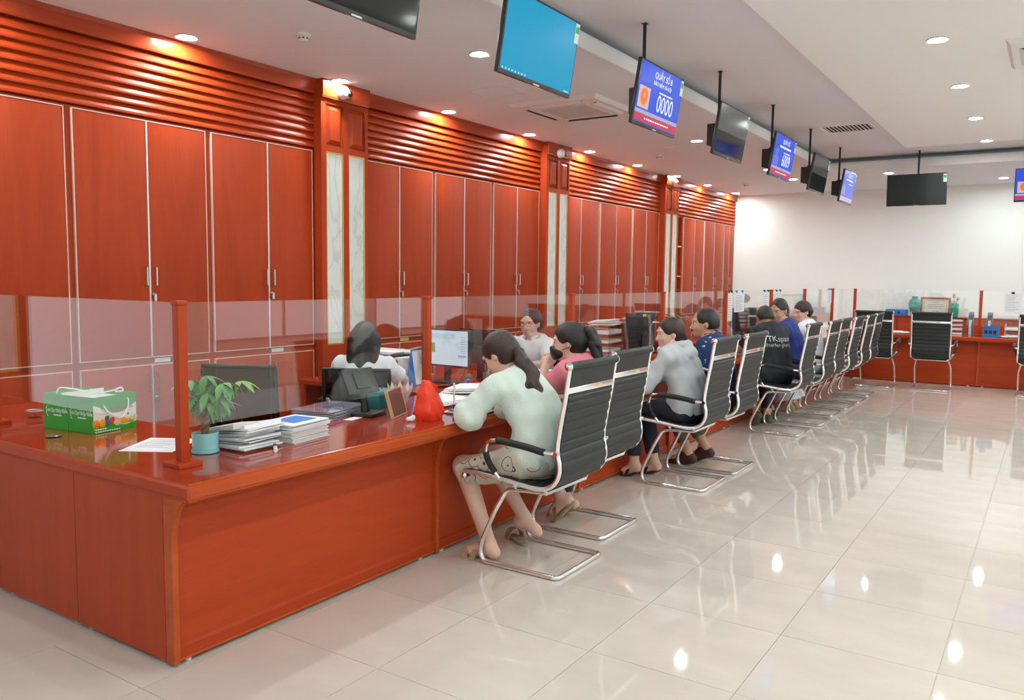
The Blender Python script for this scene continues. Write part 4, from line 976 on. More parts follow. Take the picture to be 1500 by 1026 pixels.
# staff
person('staff woman with straight shoulder-length black hair and white shirt seen from behind', (-1.12, 2.20), PI*.66,
    seated(lean=.06, neck_z=.945, head=(.085, 0, 1.09), wr_l=(.36, .14, .79), wr_r=(.36, -.14, .79), sh_l=(.05, .145, .905), sh_r=(.05, -.145, .905), build=.94),
    dict(line=(.125, -.05), cover=True, long=[((-.05, .05, .0), (-.105, .075, -.20), .062, .036), ((-.05, -.05, .0), (-.105, -.075, -.20), .062, .036), ((-.07, 0, .0), (-.125, 0, -.18), .07, .042), ((-.02, .07, -.02), (-.05, .085, -.19), .035, .02), ((-.02, -.07, -.02), (-.05, -.085, -.19), .035, .02)]),
    [top(C_WHITE, 'short', infl=.018), bottoms(C_NAVY, to=1.9), shoes(M_BLACK)], h=.008, hs=.98)
person('staff woman with round spectacles and white collared shirt behind the glass', (-1.02, 4.28), -PI*.5,
    seated(lean=.08, neck_z=.98, head=(.12, 0, 1.135), wr_l=(.36, .14, .80), wr_r=(.36, -.14, .80)),
    dict(line=(.104, -.045), face=(.080, .070, .118), bun=(-.10, 0, -.04), nape=-.12),
    [top(C_WHITE, 'short', infl=.018, collar=C_WHITE), bottoms(C_NAVY, to=1.9), shoes(M_BLACK)], head=(.12, .10), hs=1.0, glasses=True)
# white print across the black T-shirt's back, laid onto the cloth
def back_print(pobj):
    sh = [c for c in pobj.children if c.name.startswith('t_shirt')][0]
    me = sh.data; bm = bmesh.new(); bm.from_mesh(me)
    from mathutils.bvhtree import BVHTree
    bv = BVHTree.FromBMesh(bm)
    for s, size, z in (('UTKspace', .078, .93), ('sharfer-gheny', .05, .87)):
        o = text(s, size, Matrix.Identity(4), mat('white_print', (.8, .82, .85), .7), sh, 'back_print')
        tm = bmesh.new(); tm.from_mesh(o.data); bmesh.ops.triangulate(tm, faces=tm.faces[:])
        bmesh.ops.subdivide_edges(tm, edges=[e for e in tm.edges if e.calc_length() > .02], cuts=1)
        for v in tm.verts:
            # looking at the back from behind: text x runs to the person's right
            p = Vector((-.6, -v.co.x, z+v.co.y)); hit = bv.ray_cast(p, Vector((1, 0, 0)))
            v.co = (hit[0]+Vector((-.004, 0, 0))) if hit[0] is not None else Vector((0, -v.co.x, z+v.co.y))
        tm.to_mesh(o.data); tm.free()
    bm.free()
back_print(pm)
# ------------------------------------------------------------------ things on the counters and desks
def rotz(a): return Matrix.Rotation(a, 4, 'Z')
M_LEAF = mat('leaf_green', (.06, .26, .04), .45, var=.25, vscale=12, rand=.15); M_LEAFY = mat('leaf_young', (.16, .40, .05), .45); M_TRUNK = mat('braided_trunk', (.25, .13, .07), .8)
M_POT = mat('aqua_ceramic', (.27, .60, .62), .3); M_SOIL = mat('soil', (.04, .03, .02), .9)
# --- green fruit gift bag
def fruit_bag():
    L, W, Hh = .366, .243, .178
    t = thing('fruit_gift_bag', 'green paper fruit bag with white rope handles standing on the end counter', 'bag', (-1.087, .322, ZT), math.atan2(.05, .364))
    G = mat('bag_green', (.022, .33, .008), .45); Wt = mat('bag_white', (.72, .74, .68), .5); WI = mat('bag_print_white', (.82, .85, .80), .5); RD = mat('bag_print_red', (.42, .05, .08), .5)
    th = .002
    def fine(d, rects, m_, ax):       # small print, unreadable in the photograph
        mb = MB()
        for a0, a1, z0, z1 in rects: mb.box(0, d, a0, a1, z0, z1) if ax == 'x' else mb.box(a0, a1, d, 0, z0, z1)
        o_ = mb.build('small_print', m_, t); o_['kind'] = 'stuff'
    MB().box(-L, 0, 0, th, 0, Hh).box(-L, 0, W-th, W, 0, Hh).box(-th, 0, th, W-th, 0, Hh).box(-L, -L+th, th, W-th, 0, Hh).box(-L, 0, 0, W, 0, th).build('paper_shell', G, t)
    box('inner_card', -L+.004, -.004, .004, W-.004, Hh-.03, Hh-.022, Wt, t); box('divider_flap', -L*.5-.05, -L*.5-.045, .004, W-.004, Hh-.022, Hh+.008, Wt, t)
    MB().box(-L*.5-.002, -L*.5, -.0015, 0, 0, Hh).build('fold_seam', G, t)
    # wavy white panel with fruit on the short side (faces +X)
    top_ = [(y, .118+.028*math.sin(2.2+y/W*4.6)) for y in [W*k/16 for k in range(17)]]; bot = [(y, .034+.010*math.sin(y/W*7-.6)) for y in [W*k/16 for k in range(17)]][::-1]
    MB().prism(top_+bot, 'x', 0, .0008).build('white_print_panel', Wt, t)
    fr = [('e0870c', .010, .021, .024), ('f09a10', .045, .020, .024), ('3a6b1a', .070, .013, .052), ('4d5f9c', .072, .017, .024), ('d8432a', .098, .016, .034), ('e9c98f', .128, .022, .022), ('f0a018', .160, .018, .024), ('d9a520', .185, .017, .022), ('9fae22', .208, .018, .020), ('c7b52a', .228, .014, .034), ('3f7a2a', .19, .006, .062)]
    for i, (c, y, r, dz) in enumerate(fr):
        MB().lathe([(r, 0), (r*.8, .0015), (.0001, .002)], (.0008+.0002*i, y+.004, .030+dz*.75), 16, 'x').build('printed_fruit', mat('fruit_'+c, c, .5), t, True)
    Mx = Matrix(((0, 0, 1), (1, 0, 0), (0, 1, 0))).to_4x4()          # text plane to the +X face
    text('Trái Cây Nhập Khẩu', .026, Matrix.Translation((.001, W*.54, .112)) @ Mx, RD, t, 'printed_name', squeeze=.82); fine(.001, [(W*.30+k*.014, W*.30+k*.014+.010, .091, .096) for k in range(7)], RD, 'x')
    fine(.001, [(.008+k*.013, .008+k*.013+.010, .017, .023) for k in range(5)]+[(.008+k*.013, .008+k*.013+.009, .005, .010) for k in range(11)], WI, 'x')
    My = Matrix(((1, 0, 0), (0, 0, -1), (0, 1, 0))).to_4x4()
    for cx in (-L*.75, -L*.26):
        text('Trái Cây Nhập Khẩu', .028, Matrix.Translation((cx+.008, -.0008, .096)) @ My, WI, t, 'printed_name', squeeze=.68); fine(-.0012, [(cx-.015+k*.012, cx-.015+k*.012+.009, .070, .077) for k in range(5)], WI, 'y')
        MB().tube([(cx-.068+.012*(1-math.sin(q)), -.0012, .092+.026*math.cos(q)) for q in [k*math.pi/8 for k in range(9)]], .0012, 5).build('printed_swoosh', WI, t)
    rope = mat('white_rope', (.8, .82, .8), .8)
    MB().tube(smooth_path([(.003, .055, .135), (.012, .075, .10), (.016, .115, .07), (.016, .15, .068), (.012, .185, .11), (.004, .195, .148), (-.002, .19, .155)], 4), .004, 7).build('rope_handle', rope, t, True)
    MB().tube(smooth_path([(-L+.06, .03, Hh), (-L+.075, .04, Hh+.026), (-L+.12, .08, Hh+.018), (-L+.17, .12, Hh+.006), (-L+.185, .13, Hh+.016)], 4), .004, 7).build('rope_handle', rope, t, True)
    MB().tube(smooth_path([(-L+.20, .10, Hh-.005), (-L+.24, .15, Hh+.0), (-L+.28, .19, Hh+.012), (-L+.29, .22, Hh+.022), (-L+.30, .22, Hh+.004), (-L+.27, .20, Hh+.002)], 4), .004, 7).build('rope_handle', rope, t, True)
fruit_bag()
t = thing('glass_dish', 'small clear faceted glass dish behind the green bag', 'dish', (-1.80, .40, ZT))
MB().lathe([(.030, 0), (.036, .003), (.042, .034), (.040, .036), (.035, .008), (.0001, .007)], seg=10).build('bowl', M_CLEAR, t); MB().lathe([(.043, .033), (.045, .036), (.043, .039), (.041, .036)], seg=20).build('rim', M_STEEL, t, True)
t = thing('glass_coaster', 'flat round glass coaster lying before the green bag', 'coaster', (-1.19, .185, ZT))
MB().lathe([(.034, 0), (.036, .004), (.030, .008), (.0001, .009)], seg=20).build('disc', M_CLEAR, t, True); MB().lathe([(.033, .004), (.036, .006), (.034, .008)], seg=20).build('rim', M_STEEL, t, True)
# --- papers
def sheet_mb(w, h, z=0, curl=.0, n=6):
    v = []; f = []
    for i in range(n+1):
        for j in range(2): v.append((-w/2+w*i/n, -h/2+h*j, z+curl*(i/n)**2)); v.append((-w/2+w*i/n, -h/2+h*j, z+curl*(i/n)**2+.0008))
    for i in range(n):
        a, b = 4*i, 4*(i+1); f += [(a, b, b+2, a+2), (a+1, a+3, b+3, b+1), (a, a+1, b+1, b), (a+2, b+2, b+3, a+3)]
    f += [(0, 2, 3, 1), (4*n, 4*n+1, 4*n+3, 4*n+2)]
    mb = MB(); mb.add(v, f); return mb
M_INK = mat('print_grey', (.25, .26, .28), .8); M_BLUEINK = mat('print_blue', (.05, .22, .65), .7)
def sheet(x, y, z, a, label, w=.21, h=.297, curl=0., lines=8, name='paper_sheet', group='loose paper sheets'):
    t = thing(name, label, 'paper', (x, y, z), a, group)
    sheet_mb(w, h, .0004, curl).build('page', M_PAPER, t)
    for k in range(lines): box('printed_line', -w*.38, w*(.1+.28*random.random()), h*.36-k*h*.08, h*.36-k*h*.08+.003, .0012+curl*.0, .0016, M_INK, t) if curl == 0 else None
    return t
def stack(x, y, z, a, hgt, label, w=.21, h=.297, n=12, mess=.02, tilt=0., name='paper_stack', cover=None, base=None):
    t = thing(name, label, 'paper stack', (x, y, z), a, 'paper stacks'); z0 = 0; rnd = random.Random(label)
    for k in range(n):
        th = hgt/n; dx, dy, r = rnd.uniform(-mess, mess), rnd.uniform(-mess, mess), rnd.uniform(-mess, mess)*3
        mb = MB().box(-w/2, w/2, -h/2, h/2, z0+.0004, z0+th-.0008).xf(Matrix.Translation((dx, dy, 0)) @ rotz(r))
        if tilt: mb.v = [(p[0], p[1], p[2]+(p[0]/w+.5)*tilt*(k/n)*.02*rnd.uniform(.6, 1.3)) for p in mb.v]
        mb.build('sheaf', M_PAPER if rnd.random() < .6 else M_PAPER2, t); z0 += th
    if cover: box('cover_print', -w*.32, w*.32, -h*.28, h*.34, z0, z0+.0012, cover, t)
    return t
sheet(-.62, .37, ZT, .55, 'single white sheet lying between the green bag and the corner post', w=.24, h=.30)
stack(-.31, .60, ZT, .06, .085, 'untidy pile of white documents beside the potted plant', w=.22, h=.22, n=13, mess=.03, tilt=2)
stack(-.27, .845, ZT, .12, .088, 'neat pile of documents with a blue printed cover', w=.21, h=.26, n=16, mess=.007, cover=M_BLUEINK)
t = thing('marker_pen', 'white and black marker pen lying before the document piles', 'pen', (-.115, .60, ZT), .9)
MB().lathe([(.009, -.05), (.009, .02)], (0, 0, .009), 10, 'y').build('barrel', M_WHITE, t, True); MB().lathe([(.0095, .02), (.0095, .065), (.006, .068)], (0, 0, .0095), 10, 'y').build('cap', M_BLACK, t, True)
for x, y, a, lb in ((-.50, 1.30, .3, 'small white card lying near the document piles'), (-.42, 1.40, .2, 'small white card touching the tablet stand')): sheet(x, y, ZT, a, lb, w=.055, h=.12, lines=0, name='paper_card')
M_FILM = glass_mat('plastic_film', (.80, .80, .86), 1.5)
t = thing('plastic_folders', 'pile of clear plastic folders with papers behind the tablet stand', 'folders', (-.64, 1.44, ZT), .25)
for k in range(5): MB().box(-.13, .13, -.18, .18, .002+k*.009, .007+k*.009).xf(rotz(.12*math.sin(k*3))).build('paper_sheaf', M_PAPER, t); MB().box(-.14, .14, -.19, .19, .0075+k*.009, .0085+k*.009).xf(rotz(.12*math.sin(k*3))).build('film', M_FILM, t)
MB().tube([(.02+.03*math.cos(q), y, .075+.02*math.sin(q)) for q, y in [(k*.7, -.1+.02*k) for k in range(9)]], .006, 6).build('curled_cable', mat('cable_grey', (.25, .25, .27), .5), t, True)
# --- potted money tree
t = thing('potted_money_tree', 'small braided money tree in an aqua pot beside the corner post', 'plant', (-.325, .392, ZT))
MB().lathe([(.048, .014), (.054, .02), (.056, .088), (.050, .09), (.047, .078), (.0001, .076)], seg=28).build('pot', M_POT, t, True); MB().lathe([(.052, 0), (.058, .004), (.058, .016), (.050, .018), (.0001, .018)], seg=28).build('saucer', M_POT, t, True)
MB().lathe([(.047, .076), (.0001, .080)], seg=20).build('soil', M_SOIL, t)
tk = MB()
for q0 in (0, 2.1, 4.2): tk.tube([(.011*math.cos(q0+k*.62), .011*math.sin(q0+k*.62), .076+k*.0085) for k in range(14)], .0095, 7)
trunk = tk.build('trunk', M_TRUNK, t, True)
def leaf_mb(L, Wd, droop):
    v = []; f = []; n = 6
    for i in range(n+1):
        u = i/n; wv = Wd*math.sin(math.pi*min(u*.92+.04, 1))**.8*(1-.25*u); x = L*u; z = -droop*L*u*u
        v += [(x, -wv/2, z+wv*.12), (x, 0, z), (x, wv/2, z+wv*.12)]
    for i in range(n):
        for j in (0, 1): f.append((3*i+j, 3*i+j+1, 3*i+3+j+1, 3*i+3+j))
    mb = MB(); mb.add(v, f); return mb
rl = random.Random(4)
spr = [((.0, .0, .19), (.02, .04, .30)), ((0, 0, .19), (-.03, -.03, .31)), ((0, 0, .19), (.05, -.02, .27)), ((0, 0, .18), (.01, .07, .25)), ((0, 0, .18), (-.06, .03, .26)), ((0, 0, .18), (.05, .05, .22)), ((0, 0, .17), (-.01, -.07, .23)), ((0, 0, .19), (.0, .01, .335)), ((.0, .0, .17), (.06, .02, .24)), ((0, 0, .18), (.03, .165, .30))]
for k in range(9):
    q = k*2.4; rr = .05+.045*rl.random(); spr.insert(0, ((0, 0, .18), (rr*math.cos(q), rr*math.sin(q), .20+.13*rl.random())))
for i, (a, b) in enumerate(spr):
    a, b = Vector(a), Vector(b); midp = (a+b)/2+Vector((0, 0, .02))
    st = MB().tube([tuple(a), tuple(midp), tuple(b)], .0022, 5).build('stem', M_LEAF, t, True); d = (b-a); az = math.atan2(d.y, d.x); young = i == len(spr)-1
    for k in range(4 if young else 6):
        an = az+(k-2.5)*.95+rl.uniform(-.2, .2); L = rl.uniform(.06, .095)
        lm = leaf_mb(L, L*.42, rl.uniform(.25, .9)); pit = rl.uniform(-.5, .35) if not young else -.3
        lm.xf(Matrix.Translation(b) @ rotz(an) @ Matrix.Rotation(-pit*0+ (.1 if young else rl.uniform(-.1, .6)), 4, 'Y')).build('leaf', M_LEAFY if young else M_LEAF, st, True)
# --- tablet on a stand (seen from behind)
t = thing('tablet_stand', 'black customer tablet on a desk stand seen from behind the red bag', 'tablet', (-.43, 1.53, ZT), .25)
MB().box(-.07, .07, -.085, .085, 0, .022).build('base', M_BLACK, t, bevel=.008)
MB().tube([(-.02, 0, .02), (-.03, .0, .09), (-.05, .01, .16)], [.026, .02, .018], 10).build('neck', M_BLACK, t, True)
ts = MB().box(-.008, .008, -.115, .115, -.075, .075).build('tablet', M_BLACK, t, bevel=.004); ts.location = (-.06, .01, .19); ts.rotation_euler = (0, math.radians(-28), math.radians(-18))
box('rear_plate', .008, .02, -.05, .05, -.05, .04, M_BLACK, ts)
# --- framed board, red bag, tissue, pen stand
t = thing('wooden_sign_frame', 'small brown desk sign in a pale wood frame leaning beside the red bag', 'sign', (-.275, 1.615, ZT), .35)
MB().box(-.006, .006, -.10, .10, 0, .155).xf(Matrix.Rotation(math.radians(-16), 4, 'Y')).build('board', mat('sign_brown', (.16, .05, .03), .5), t); frame_mb(-.104, .104, 0, .16, .008, -.009, .009).xf(Matrix.Rotation(math.radians(-16), 4, 'Y')).build('frame', mat('pale_wood', (.55, .36, .20), .6), t)
t = thing('red_plastic_bag', 'bright red knotted plastic bag standing beside the glass post', 'bag', (-.085, 1.645, ZT), .2)
RB = mat('red_plastic', (.92, .05, .016), .4)
bm = bmesh.new(); rb = random.Random(5)
for p in [(-.05, -.075, 0), (.05, -.06, 0), (.055, .05, 0), (-.045, .07, 0), (-.06, -.085, .06), (.055, -.085, .05), (.06, .085, .04), (-.05, .105, .06), (.03, .11, .07), (-.045, -.08, .15), (.03, -.075, .17), (-.03, .02, .165), (.025, .015, .17), (-.01, -.065, .225), (.01, -.03, .232), (0, -.01, .21)]: bm.verts.new(p)
bmesh.ops.convex_hull(bm, input=bm.verts[:])
bmesh.ops.subdivide_edges(bm, edges=bm.edges[:], cuts=5, use_grid_fill=True)
for _ in range(3): bmesh.ops.smooth_vert(bm, verts=[v_ for v_ in bm.verts if v_.co.z > .006], factor=.35, use_axis_x=True, use_axis_y=True, use_axis_z=True)
for v_ in bm.verts:
    c_ = v_.co
    if c_.z > .004: v_.co = c_+c_.normalized()*(.0035*math.sin(90*c_.y+60*c_.z)+.003*math.sin(140*c_.x-70*c_.z+1)+.002*rb.uniform(-1, 1))
me = bpy.data.meshes.new('bag_body'); bm.to_mesh(me); bm.free(); bb = link('bag_body', me, RB, t, True); bmesh_n = None
MB().add([(.0, -.05, .205), (.012, -.012, .20), (.03, .035, .185), (.02, .05, .165), (.0, .0, .165), (.034, .035, .183), (.024, .05, .163), (.004, .0, .163)], [(0, 1, 2, 3, 4), (0, 7, 6, 5, 1), (1, 5, 2), (2, 5, 6, 3), (3, 6, 7, 4), (4, 7, 0)]).build('bag_flap', RB, t)
t = thing('crumpled_tissue', 'crumpled white tissue at the foot of the red bag', 'tissue', (-.115, 1.51, ZT))
sdf_mesh('tissue_ball', [('e', V(0, 0, .015), V(.022, .028, .017), None, .01), ('e', V(.01, .015, .025), V(.012, .014, .012), None, .008)], .004, M_PAPER, t, wrinkle=.006, seed=2)
t = thing('counter_pen', 'white ball pen upright in a blue and white desk holder', 'pen holder', (-.10, 1.885, ZT))
MB().lathe([(.034, 0), (.036, .004), (.034, .012), (.016, .020), (.010, .024)], seg=20).build('holder_base', M_WHITE, t, True); MB().lathe([(.0355, .010), (.03, .016), (.020, .021)], seg=20).build('blue_ring', mat('holder_blue', (.03, .06, .45), .4), t, True)
MB().lathe([(.009, .02), (.010, .05)], seg=10).build('socket', mat('holder_blue', (.03, .06, .45)), t, True); MB().lathe([(.006, .045), (.0055, .17), (.003, .175)], seg=10).build('pen', M_WHITE, t, True)
MB().tube([(.03+.006*math.cos(q), -.02+.003*q, .01+.012*abs(math.sin(q*.5))) for q in [k*.6 for k in range(16)]], .002, 5).build('coiled_cord', M_WHITE, t, True)
# petal shaped tissue holder and teal bag
t = thing('paper_lotus_holder', 'white petal-shaped paper holder behind the wooden sign', 'holder', (-.47, 1.84, ZT))
MB().lathe([(.03, 0), (.034, .05), (.03, .052), (.0001, .045)], seg=14).build('cup', M_PAPER2, t, True)
for k in range(9): MB().add([(.028, -.018, .03), (.028, .018, .03), (.065, .024, .10), (.065, -.024, .10), (.078, 0, .155), (.031, -.018, .028), (.031, .018, .028)], [(0, 1, 2, 3), (3, 2, 4)]).xf(rotz(k*.698+.2)).build('petal', M_PAPER2, t)
t = thing('teal_bag', 'teal paper bag standing behind the tablet stand', 'bag', (-.60, 1.80, ZT), .3)
MB().box(-.05, .05, -.10, .10, 0, .10).build('bag_body', mat('teal_paper', (.01, .22, .22), .5), t, bevel=.004); MB().tube([(0, -.04, .1), (0, -.03, .13), (0, .03, .13), (0, .04, .1)], .003, 6).build('handle', M_BLACK, t)
stack(-.06, 1.99, ZT, .1, .012, 'few flat papers under the hands of the mint blouse woman', n=3, mess=.03)
stack(-.46, 2.50, ZT, .35, .055, 'papers spread beside the glass post and the mint blouse woman', w=.26, h=.30, n=9, mess=.04, tilt=1)
stack(-.36, 2.13, ZT, -.1, .03, 'white sheets lying between the desk pen and the glass post', w=.22, h=.28, n=5, mess=.03)
stack(-.32, 2.90, ZT, .2, .10, 'higher pile of forms before the lit monitor', n=12, mess=.03, tilt=1)
# --- staff desks
def desk(x0, x1, y0, y1, label):
    t = thing('staff_desk', label, 'desk', ((x0+x1)/2, (y0+y1)/2, 0), 0, 'staff desks'); a, b = (x1-x0)/2, (y1-y0)/2
    box('desk_top', -a, a, -b, b, .70, .735, W_TOP, t, bevel=.003); box('modesty_panel', -a+.05, a-.05, -.01, .01, .12, .70, W_X, t)
    for sx in (-1, 1): box('side_panel', sx*(a-.03)-.012, sx*(a-.03)+.012, -b+.04, b-.04, 0, .70, W_V, t)
desk(-2.0, -.735, 2.42, 3.72, 'cherry staff desk carrying the lit monitor and white printer')
desk(-2.0, -.735, 5.0, 6.3, 'cherry staff desk carrying the black monitor behind the document trays')
desk(-2.0, -.735, 7.9, 9.2, 'cherry staff desk behind the paper notices')
ZD = .735
E_DOC = emi('monitor_document', 'c9d6e2', .9); E_PIC = emi('monitor_picture', '8f9a58', .8); E_DGREY = emi('monitor_toolbar', '8a96a6', .8)
def monitor(x, y, z, a, label, lit=False, w=.43, h=.27, sticker=None):
    """screen faces local -Y"""
    t = thing('computer_monitor', label, 'monitor', (x, y, z), a, 'computer monitors')
    MB().box(-.11, .11, -.08, .08, 0, .012).build('base', M_BLACK, t, bevel=.004); MB().box(-.025, .025, .01, .03, .01, .25).build('stand', M_BLACK, t)
    c = MB().box(-w/2, w/2, -.018, .012, .115, .115+h).build('casing', M_BLACK, t, bevel=.004)
    box('screen', -w/2+.01, w/2-.01, -.0195, -.0175, .130, .105+h, E_DOC if lit else E_OFFG, c)
    if lit:
        box('picture', -w/2+.02, -w/2+.13, -.0205, -.0195, .215, .285, E_PIC, c)
        for k in range(4): box('thumbnail', w/2-.09+k*.018, w/2-.078+k*.018, -.0205, -.0195, .19, .205, E_DGREY, c); box('text_line', -w/2+.03, w/2-.12, -.0205, -.0195, .345-.009*k, .347-.009*k, E_DGREY, c)
        for k in range(8): box('text_line', w/2-.07, w/2-.03, -.0205, -.0195, .33-k*.016, .333-k*.016, E_DGREY, c)
    if sticker: box('sticker', -.10, -.02, .012, .0135, .115+h-.04, .115+h-.015, sticker, c)
    return t
monitor(-.86, 2.78, ZD+.03, .0, 'black monitor lit with a document page facing the long-haired staff woman', True)
monitor(-.93, 3.32, ZD, PI, 'black monitor turned towards the staff woman with glasses')
monitor(-.62, 5.55, ZT, PI*.5+PI, 'black monitor with yellow sticker behind the grey hoodie woman', w=.62, h=.34, sticker=M_TAGY)
monitor(-.62, 7.55, ZT, PI*.5+PI+.2, 'black monitor behind the hanging paper notices', w=.5, h=.30)
monitor(-.62, 8.85, ZT, PI*.5+PI-.2, 'black monitor behind the man in the blue shirt', w=.5, h=.30)
monitor(-.62, 10.7, ZT, PI*.5+PI, 'black monitor next to the counter corner behind the empty chairs', w=.42, h=.28)
# printer, phone, plush, calendar, stamps
M_PRINT = mat('printer_white', (.70, .73, .74), .45)
t = thing('office_printer', 'white office printer loaded with papers on the staff desk', 'printer', (-1.62, 3.02, ZD))
MB().box(-.28, .28, -.18, .18, 0, .17).build('body', M_PRINT, t, bevel=.012); box('output_tray', -.22, .22, -.19, .0, .17, .185, M_BLACK, t); box('lid', -.28, .28, .0, .18, .17, .20, M_PRINT, t, bevel=.006)
box('control_panel', .05, .25, -.185, -.18, .11, .15, M_BLACK, t); box('blue_sticker', -.02, .03, -.1825, -.18, .05, .12, M_BLUEINK, t)
for k in range(3): MB().box(-.15, .15, -.16, .02, .186+k*.006, .190+k*.006).xf(rotz(.1*k)).build('paper', M_PAPER, t)
t = thing('desk_phone', 'black desk telephone beside the printer', 'phone', (-1.38, 2.70, ZD), .3)
MB().prism([(-.09, 0), (.09, 0), (.09, .07), (-.09, .02)], 'x', -.07, .07).build('base', M_BLACK, t, bevel=.004); MB().tube([(-.05, .08, .05), (-.05, .07, .08), (-.05, -.06, .045), (-.05, -.08, .02)], [.022, .014, .014, .022], 8).build('handset', M_BLACK, t, True)
t = thing('plush_toy', 'pink plush toy sitting between the printer and the calendar', 'toy', (-1.27, 2.98, ZD))
PK = mat('pink_plush', (.68, .32, .30), .9, bump=.6, bscale=120)
sdf_mesh('plush_body', [('e', V(0, 0, .065), V(.07, .075, .07), None, .03), ('e', V(0, 0, .16), V(.062, .066, .058), None, .02), ('e', V(0, .05, .215), V(.015, .022, .025), None, .01), ('e', V(0, -.05, .215), V(.015, .022, .025), None, .01), ('e', V(.05, .05, .03), V(.04, .025, .025), None, .01), ('e', V(.05, -.05, .03), V(.04, .025, .025), None, .01)], .007, PK, t, cuts=[((0, 0, .002), (0, 0, -1))])
for s in (1, -1): MB().ball((.045, s*.028-.02, .17), .008).build('eye', M_BLACK, t, True)
t = thing('spiral_calendar', 'blue spiral-bound desk calendar beside the lit monitor', 'calendar', (-1.10, 2.74, ZD), .2)
MB().add([(-.04, -.09, 0), (.04, -.09, 0), (0, -.09, .26), (-.04, .09, 0), (.04, .09, 0), (0, .09, .26)], [(0, 1, 2), (3, 5, 4), (0, 3, 4, 1), (1, 4, 5, 2), (0, 2, 5, 3)]).build('stand', M_BLUEINK, t)
MB().add([(.043, -.085, .01), (.043, .085, .01), (.004, .085, .25), (.004, -.085, .25), (.045, -.085, .01), (.045, .085, .01), (.006, .085, .25), (.006, -.085, .25)], [(4, 5, 6, 7), (0, 3, 2, 1), (0, 1, 5, 4), (2, 3, 7, 6), (1, 2, 6, 5), (0, 4, 7, 3)]).build('page', M_PAPER, t)
for k in range(10): MB().tube([(.012*math.cos(q), -.08+k*.0178, .26+.012*math.sin(q)) for q in [j*PI/4 for j in range(8)]], .0015, 5, closed=True).build('spiral_ring', M_STEEL, t)
for x, y, c, nm in ((-.68, 2.80, (.02, .12, .55), 'blue'), (-.67, 2.87, (.6, .03, .04), 'red')):
    t = thing('stamp_pad', nm+' ink stamp box on the papers before the lit monitor', 'stamp', (x, y, ZT)); m_ = mat('stamp_'+nm, c, .4)
    box('case', -.03, .03, -.022, .022, 0, .035, m_, t, bevel=.003); MB().lathe([(.010, .035), (.012, .05), (.008, .06)], seg=12).build('knob', m_, t, True)
t = thing('pen_cup', 'grey mesh pen cup filled with pens beside the dark monitor', 'pen cup', (-.66, 3.02, ZT))
MB().lathe([(.035, 0), (.04, .09), (.037, .09), (.033, .005), (.0001, .005)], seg=16).build('cup', M_STEEL, t, True)
for k in range(6): MB().tube([(.012*math.cos(k), .012*math.sin(k), .01), (.03*math.cos(k*1.1), .03*math.sin(k*1.1), .15+.01*(k % 3))], .004, 6).build('pen', [M_BLACK, M_BLUEINK, M_WHITE][k % 3], t, True)
t = thing('desk_fan_mouse', 'round grey tape dispenser on the papers', 'tape', (-.60, 3.18, ZT)); t.name = 'tape_dispenser'
MB().lathe([(.025, -.012), (.04, -.012), (.04, .012), (.025, .012), (.025, -.012)], (0, 0, .042), 18, 'y').build('roll', mat('tape_grey', (.25, .27, .28), .4), t, True); box('holder', -.06, .06, -.02, .02, 0, .012, M_BLACK, t, bevel=.003)
def tray(x, y, z, a, levels, label, col=None, name='document_tray', w=.25, d=.34, step=.065, fill=.9):
    t = thing(name, label, 'tray', (x, y, z), a, 'document trays'); m_ = col or M_CLEAR
    for k in range(levels):
        z0 = k*step
        s = MB().box(-w/2, w/2, -d/2, d/2, z0, z0+.003).box(-w/2, -w/2+.003, -d/2, d/2, z0, z0+.045).box(w/2-.003, w/2, -d/2, d/2, z0, z0+.045).box(-w/2, w/2, d/2-.003, d/2, z0, z0+.045).build('shelf', m_, t)
        for sx in (-1, 1):
            for sy in (-1, 1): box('corner_pin', sx*(w/2-.01)-.004, sx*(w/2-.01)+.004, sy*(d/2-.01)-.004, sy*(d/2-.01)+.004, z0, z0+step, m_, s)
        if random.random() < fill+.2: MB().box(-w/2+.015, w/2-.015, -d/2-.01, d/2-.02, z0+.004, z0+.02+.02*random.random()).xf(rotz(random.uniform(-.04, .04))).build('papers', M_PAPER, s)
    return t
tray(-.42, 3.30, ZT, .3, 2, 'grey desk tray with blue-white forms between the pink and mint tops', col=mat('tray_grey', (.22, .27, .28), .4))
tray(-.55, 4.62, ZT, .1, 5, 'tall clear tray tower crammed with documents behind the pink top woman', step=.075)
stack(-.55, 4.62, ZT+.381, .2, .03, 'loose sheets heaped on the tall tray tower', n=4, mess=.04, tilt=1)
t = thing('pink_box', 'small pink box with handle beside the tray tower', 'box', (-.40, 4.88, ZT)); m_ = mat('pink_plastic', (.72, .10, .18), .4)
box('case', -.05, .05, -.06, .06, 0, .11, m_, t, bevel=.006); MB().tube([(0, -.03, .11), (0, -.025, .135), (0, .025, .135), (0, .03, .11)], .005, 6).build('handle', m_, t, True)
t = thing('headset_stand', 'slim silver document camera arm beside the black monitor', 'camera arm', (-.40, 5.28, ZT)); t.name = 'document_camera'
MB().lathe([(.06, 0), (.06, .012), (.015, .016)], seg=16).build('base', M_BLACK, t, True); MB().tube([(0, 0, .015), (0, 0, .34), (.03, 0, .38), (.10, 0, .38)], .009, 8).build('arm', M_STEEL, t, True); MB().lathe([(.016, -.03), (.018, .0)], (.10, 0, .38), 10).build('head', M_BLACK, t, True)
stack(-.14, 3.98, ZT, .2, .05, 'forms on the counter before the grey hoodie woman', n=7, mess=.05, tilt=1)
stack(-.30, 4.35, ZT, -.3, .035, 'white forms between the grey hoodie woman and the navy polo man', n=5, mess=.05)
stack(-.12, 4.70, ZT, .1, .02, 'forms lying before the navy polo man', n=4, mess=.03)
stack(-.15, 6.85, ZT, .3, .03, 'forms under the hands of the black T-shirt man', n=4, mess=.05)
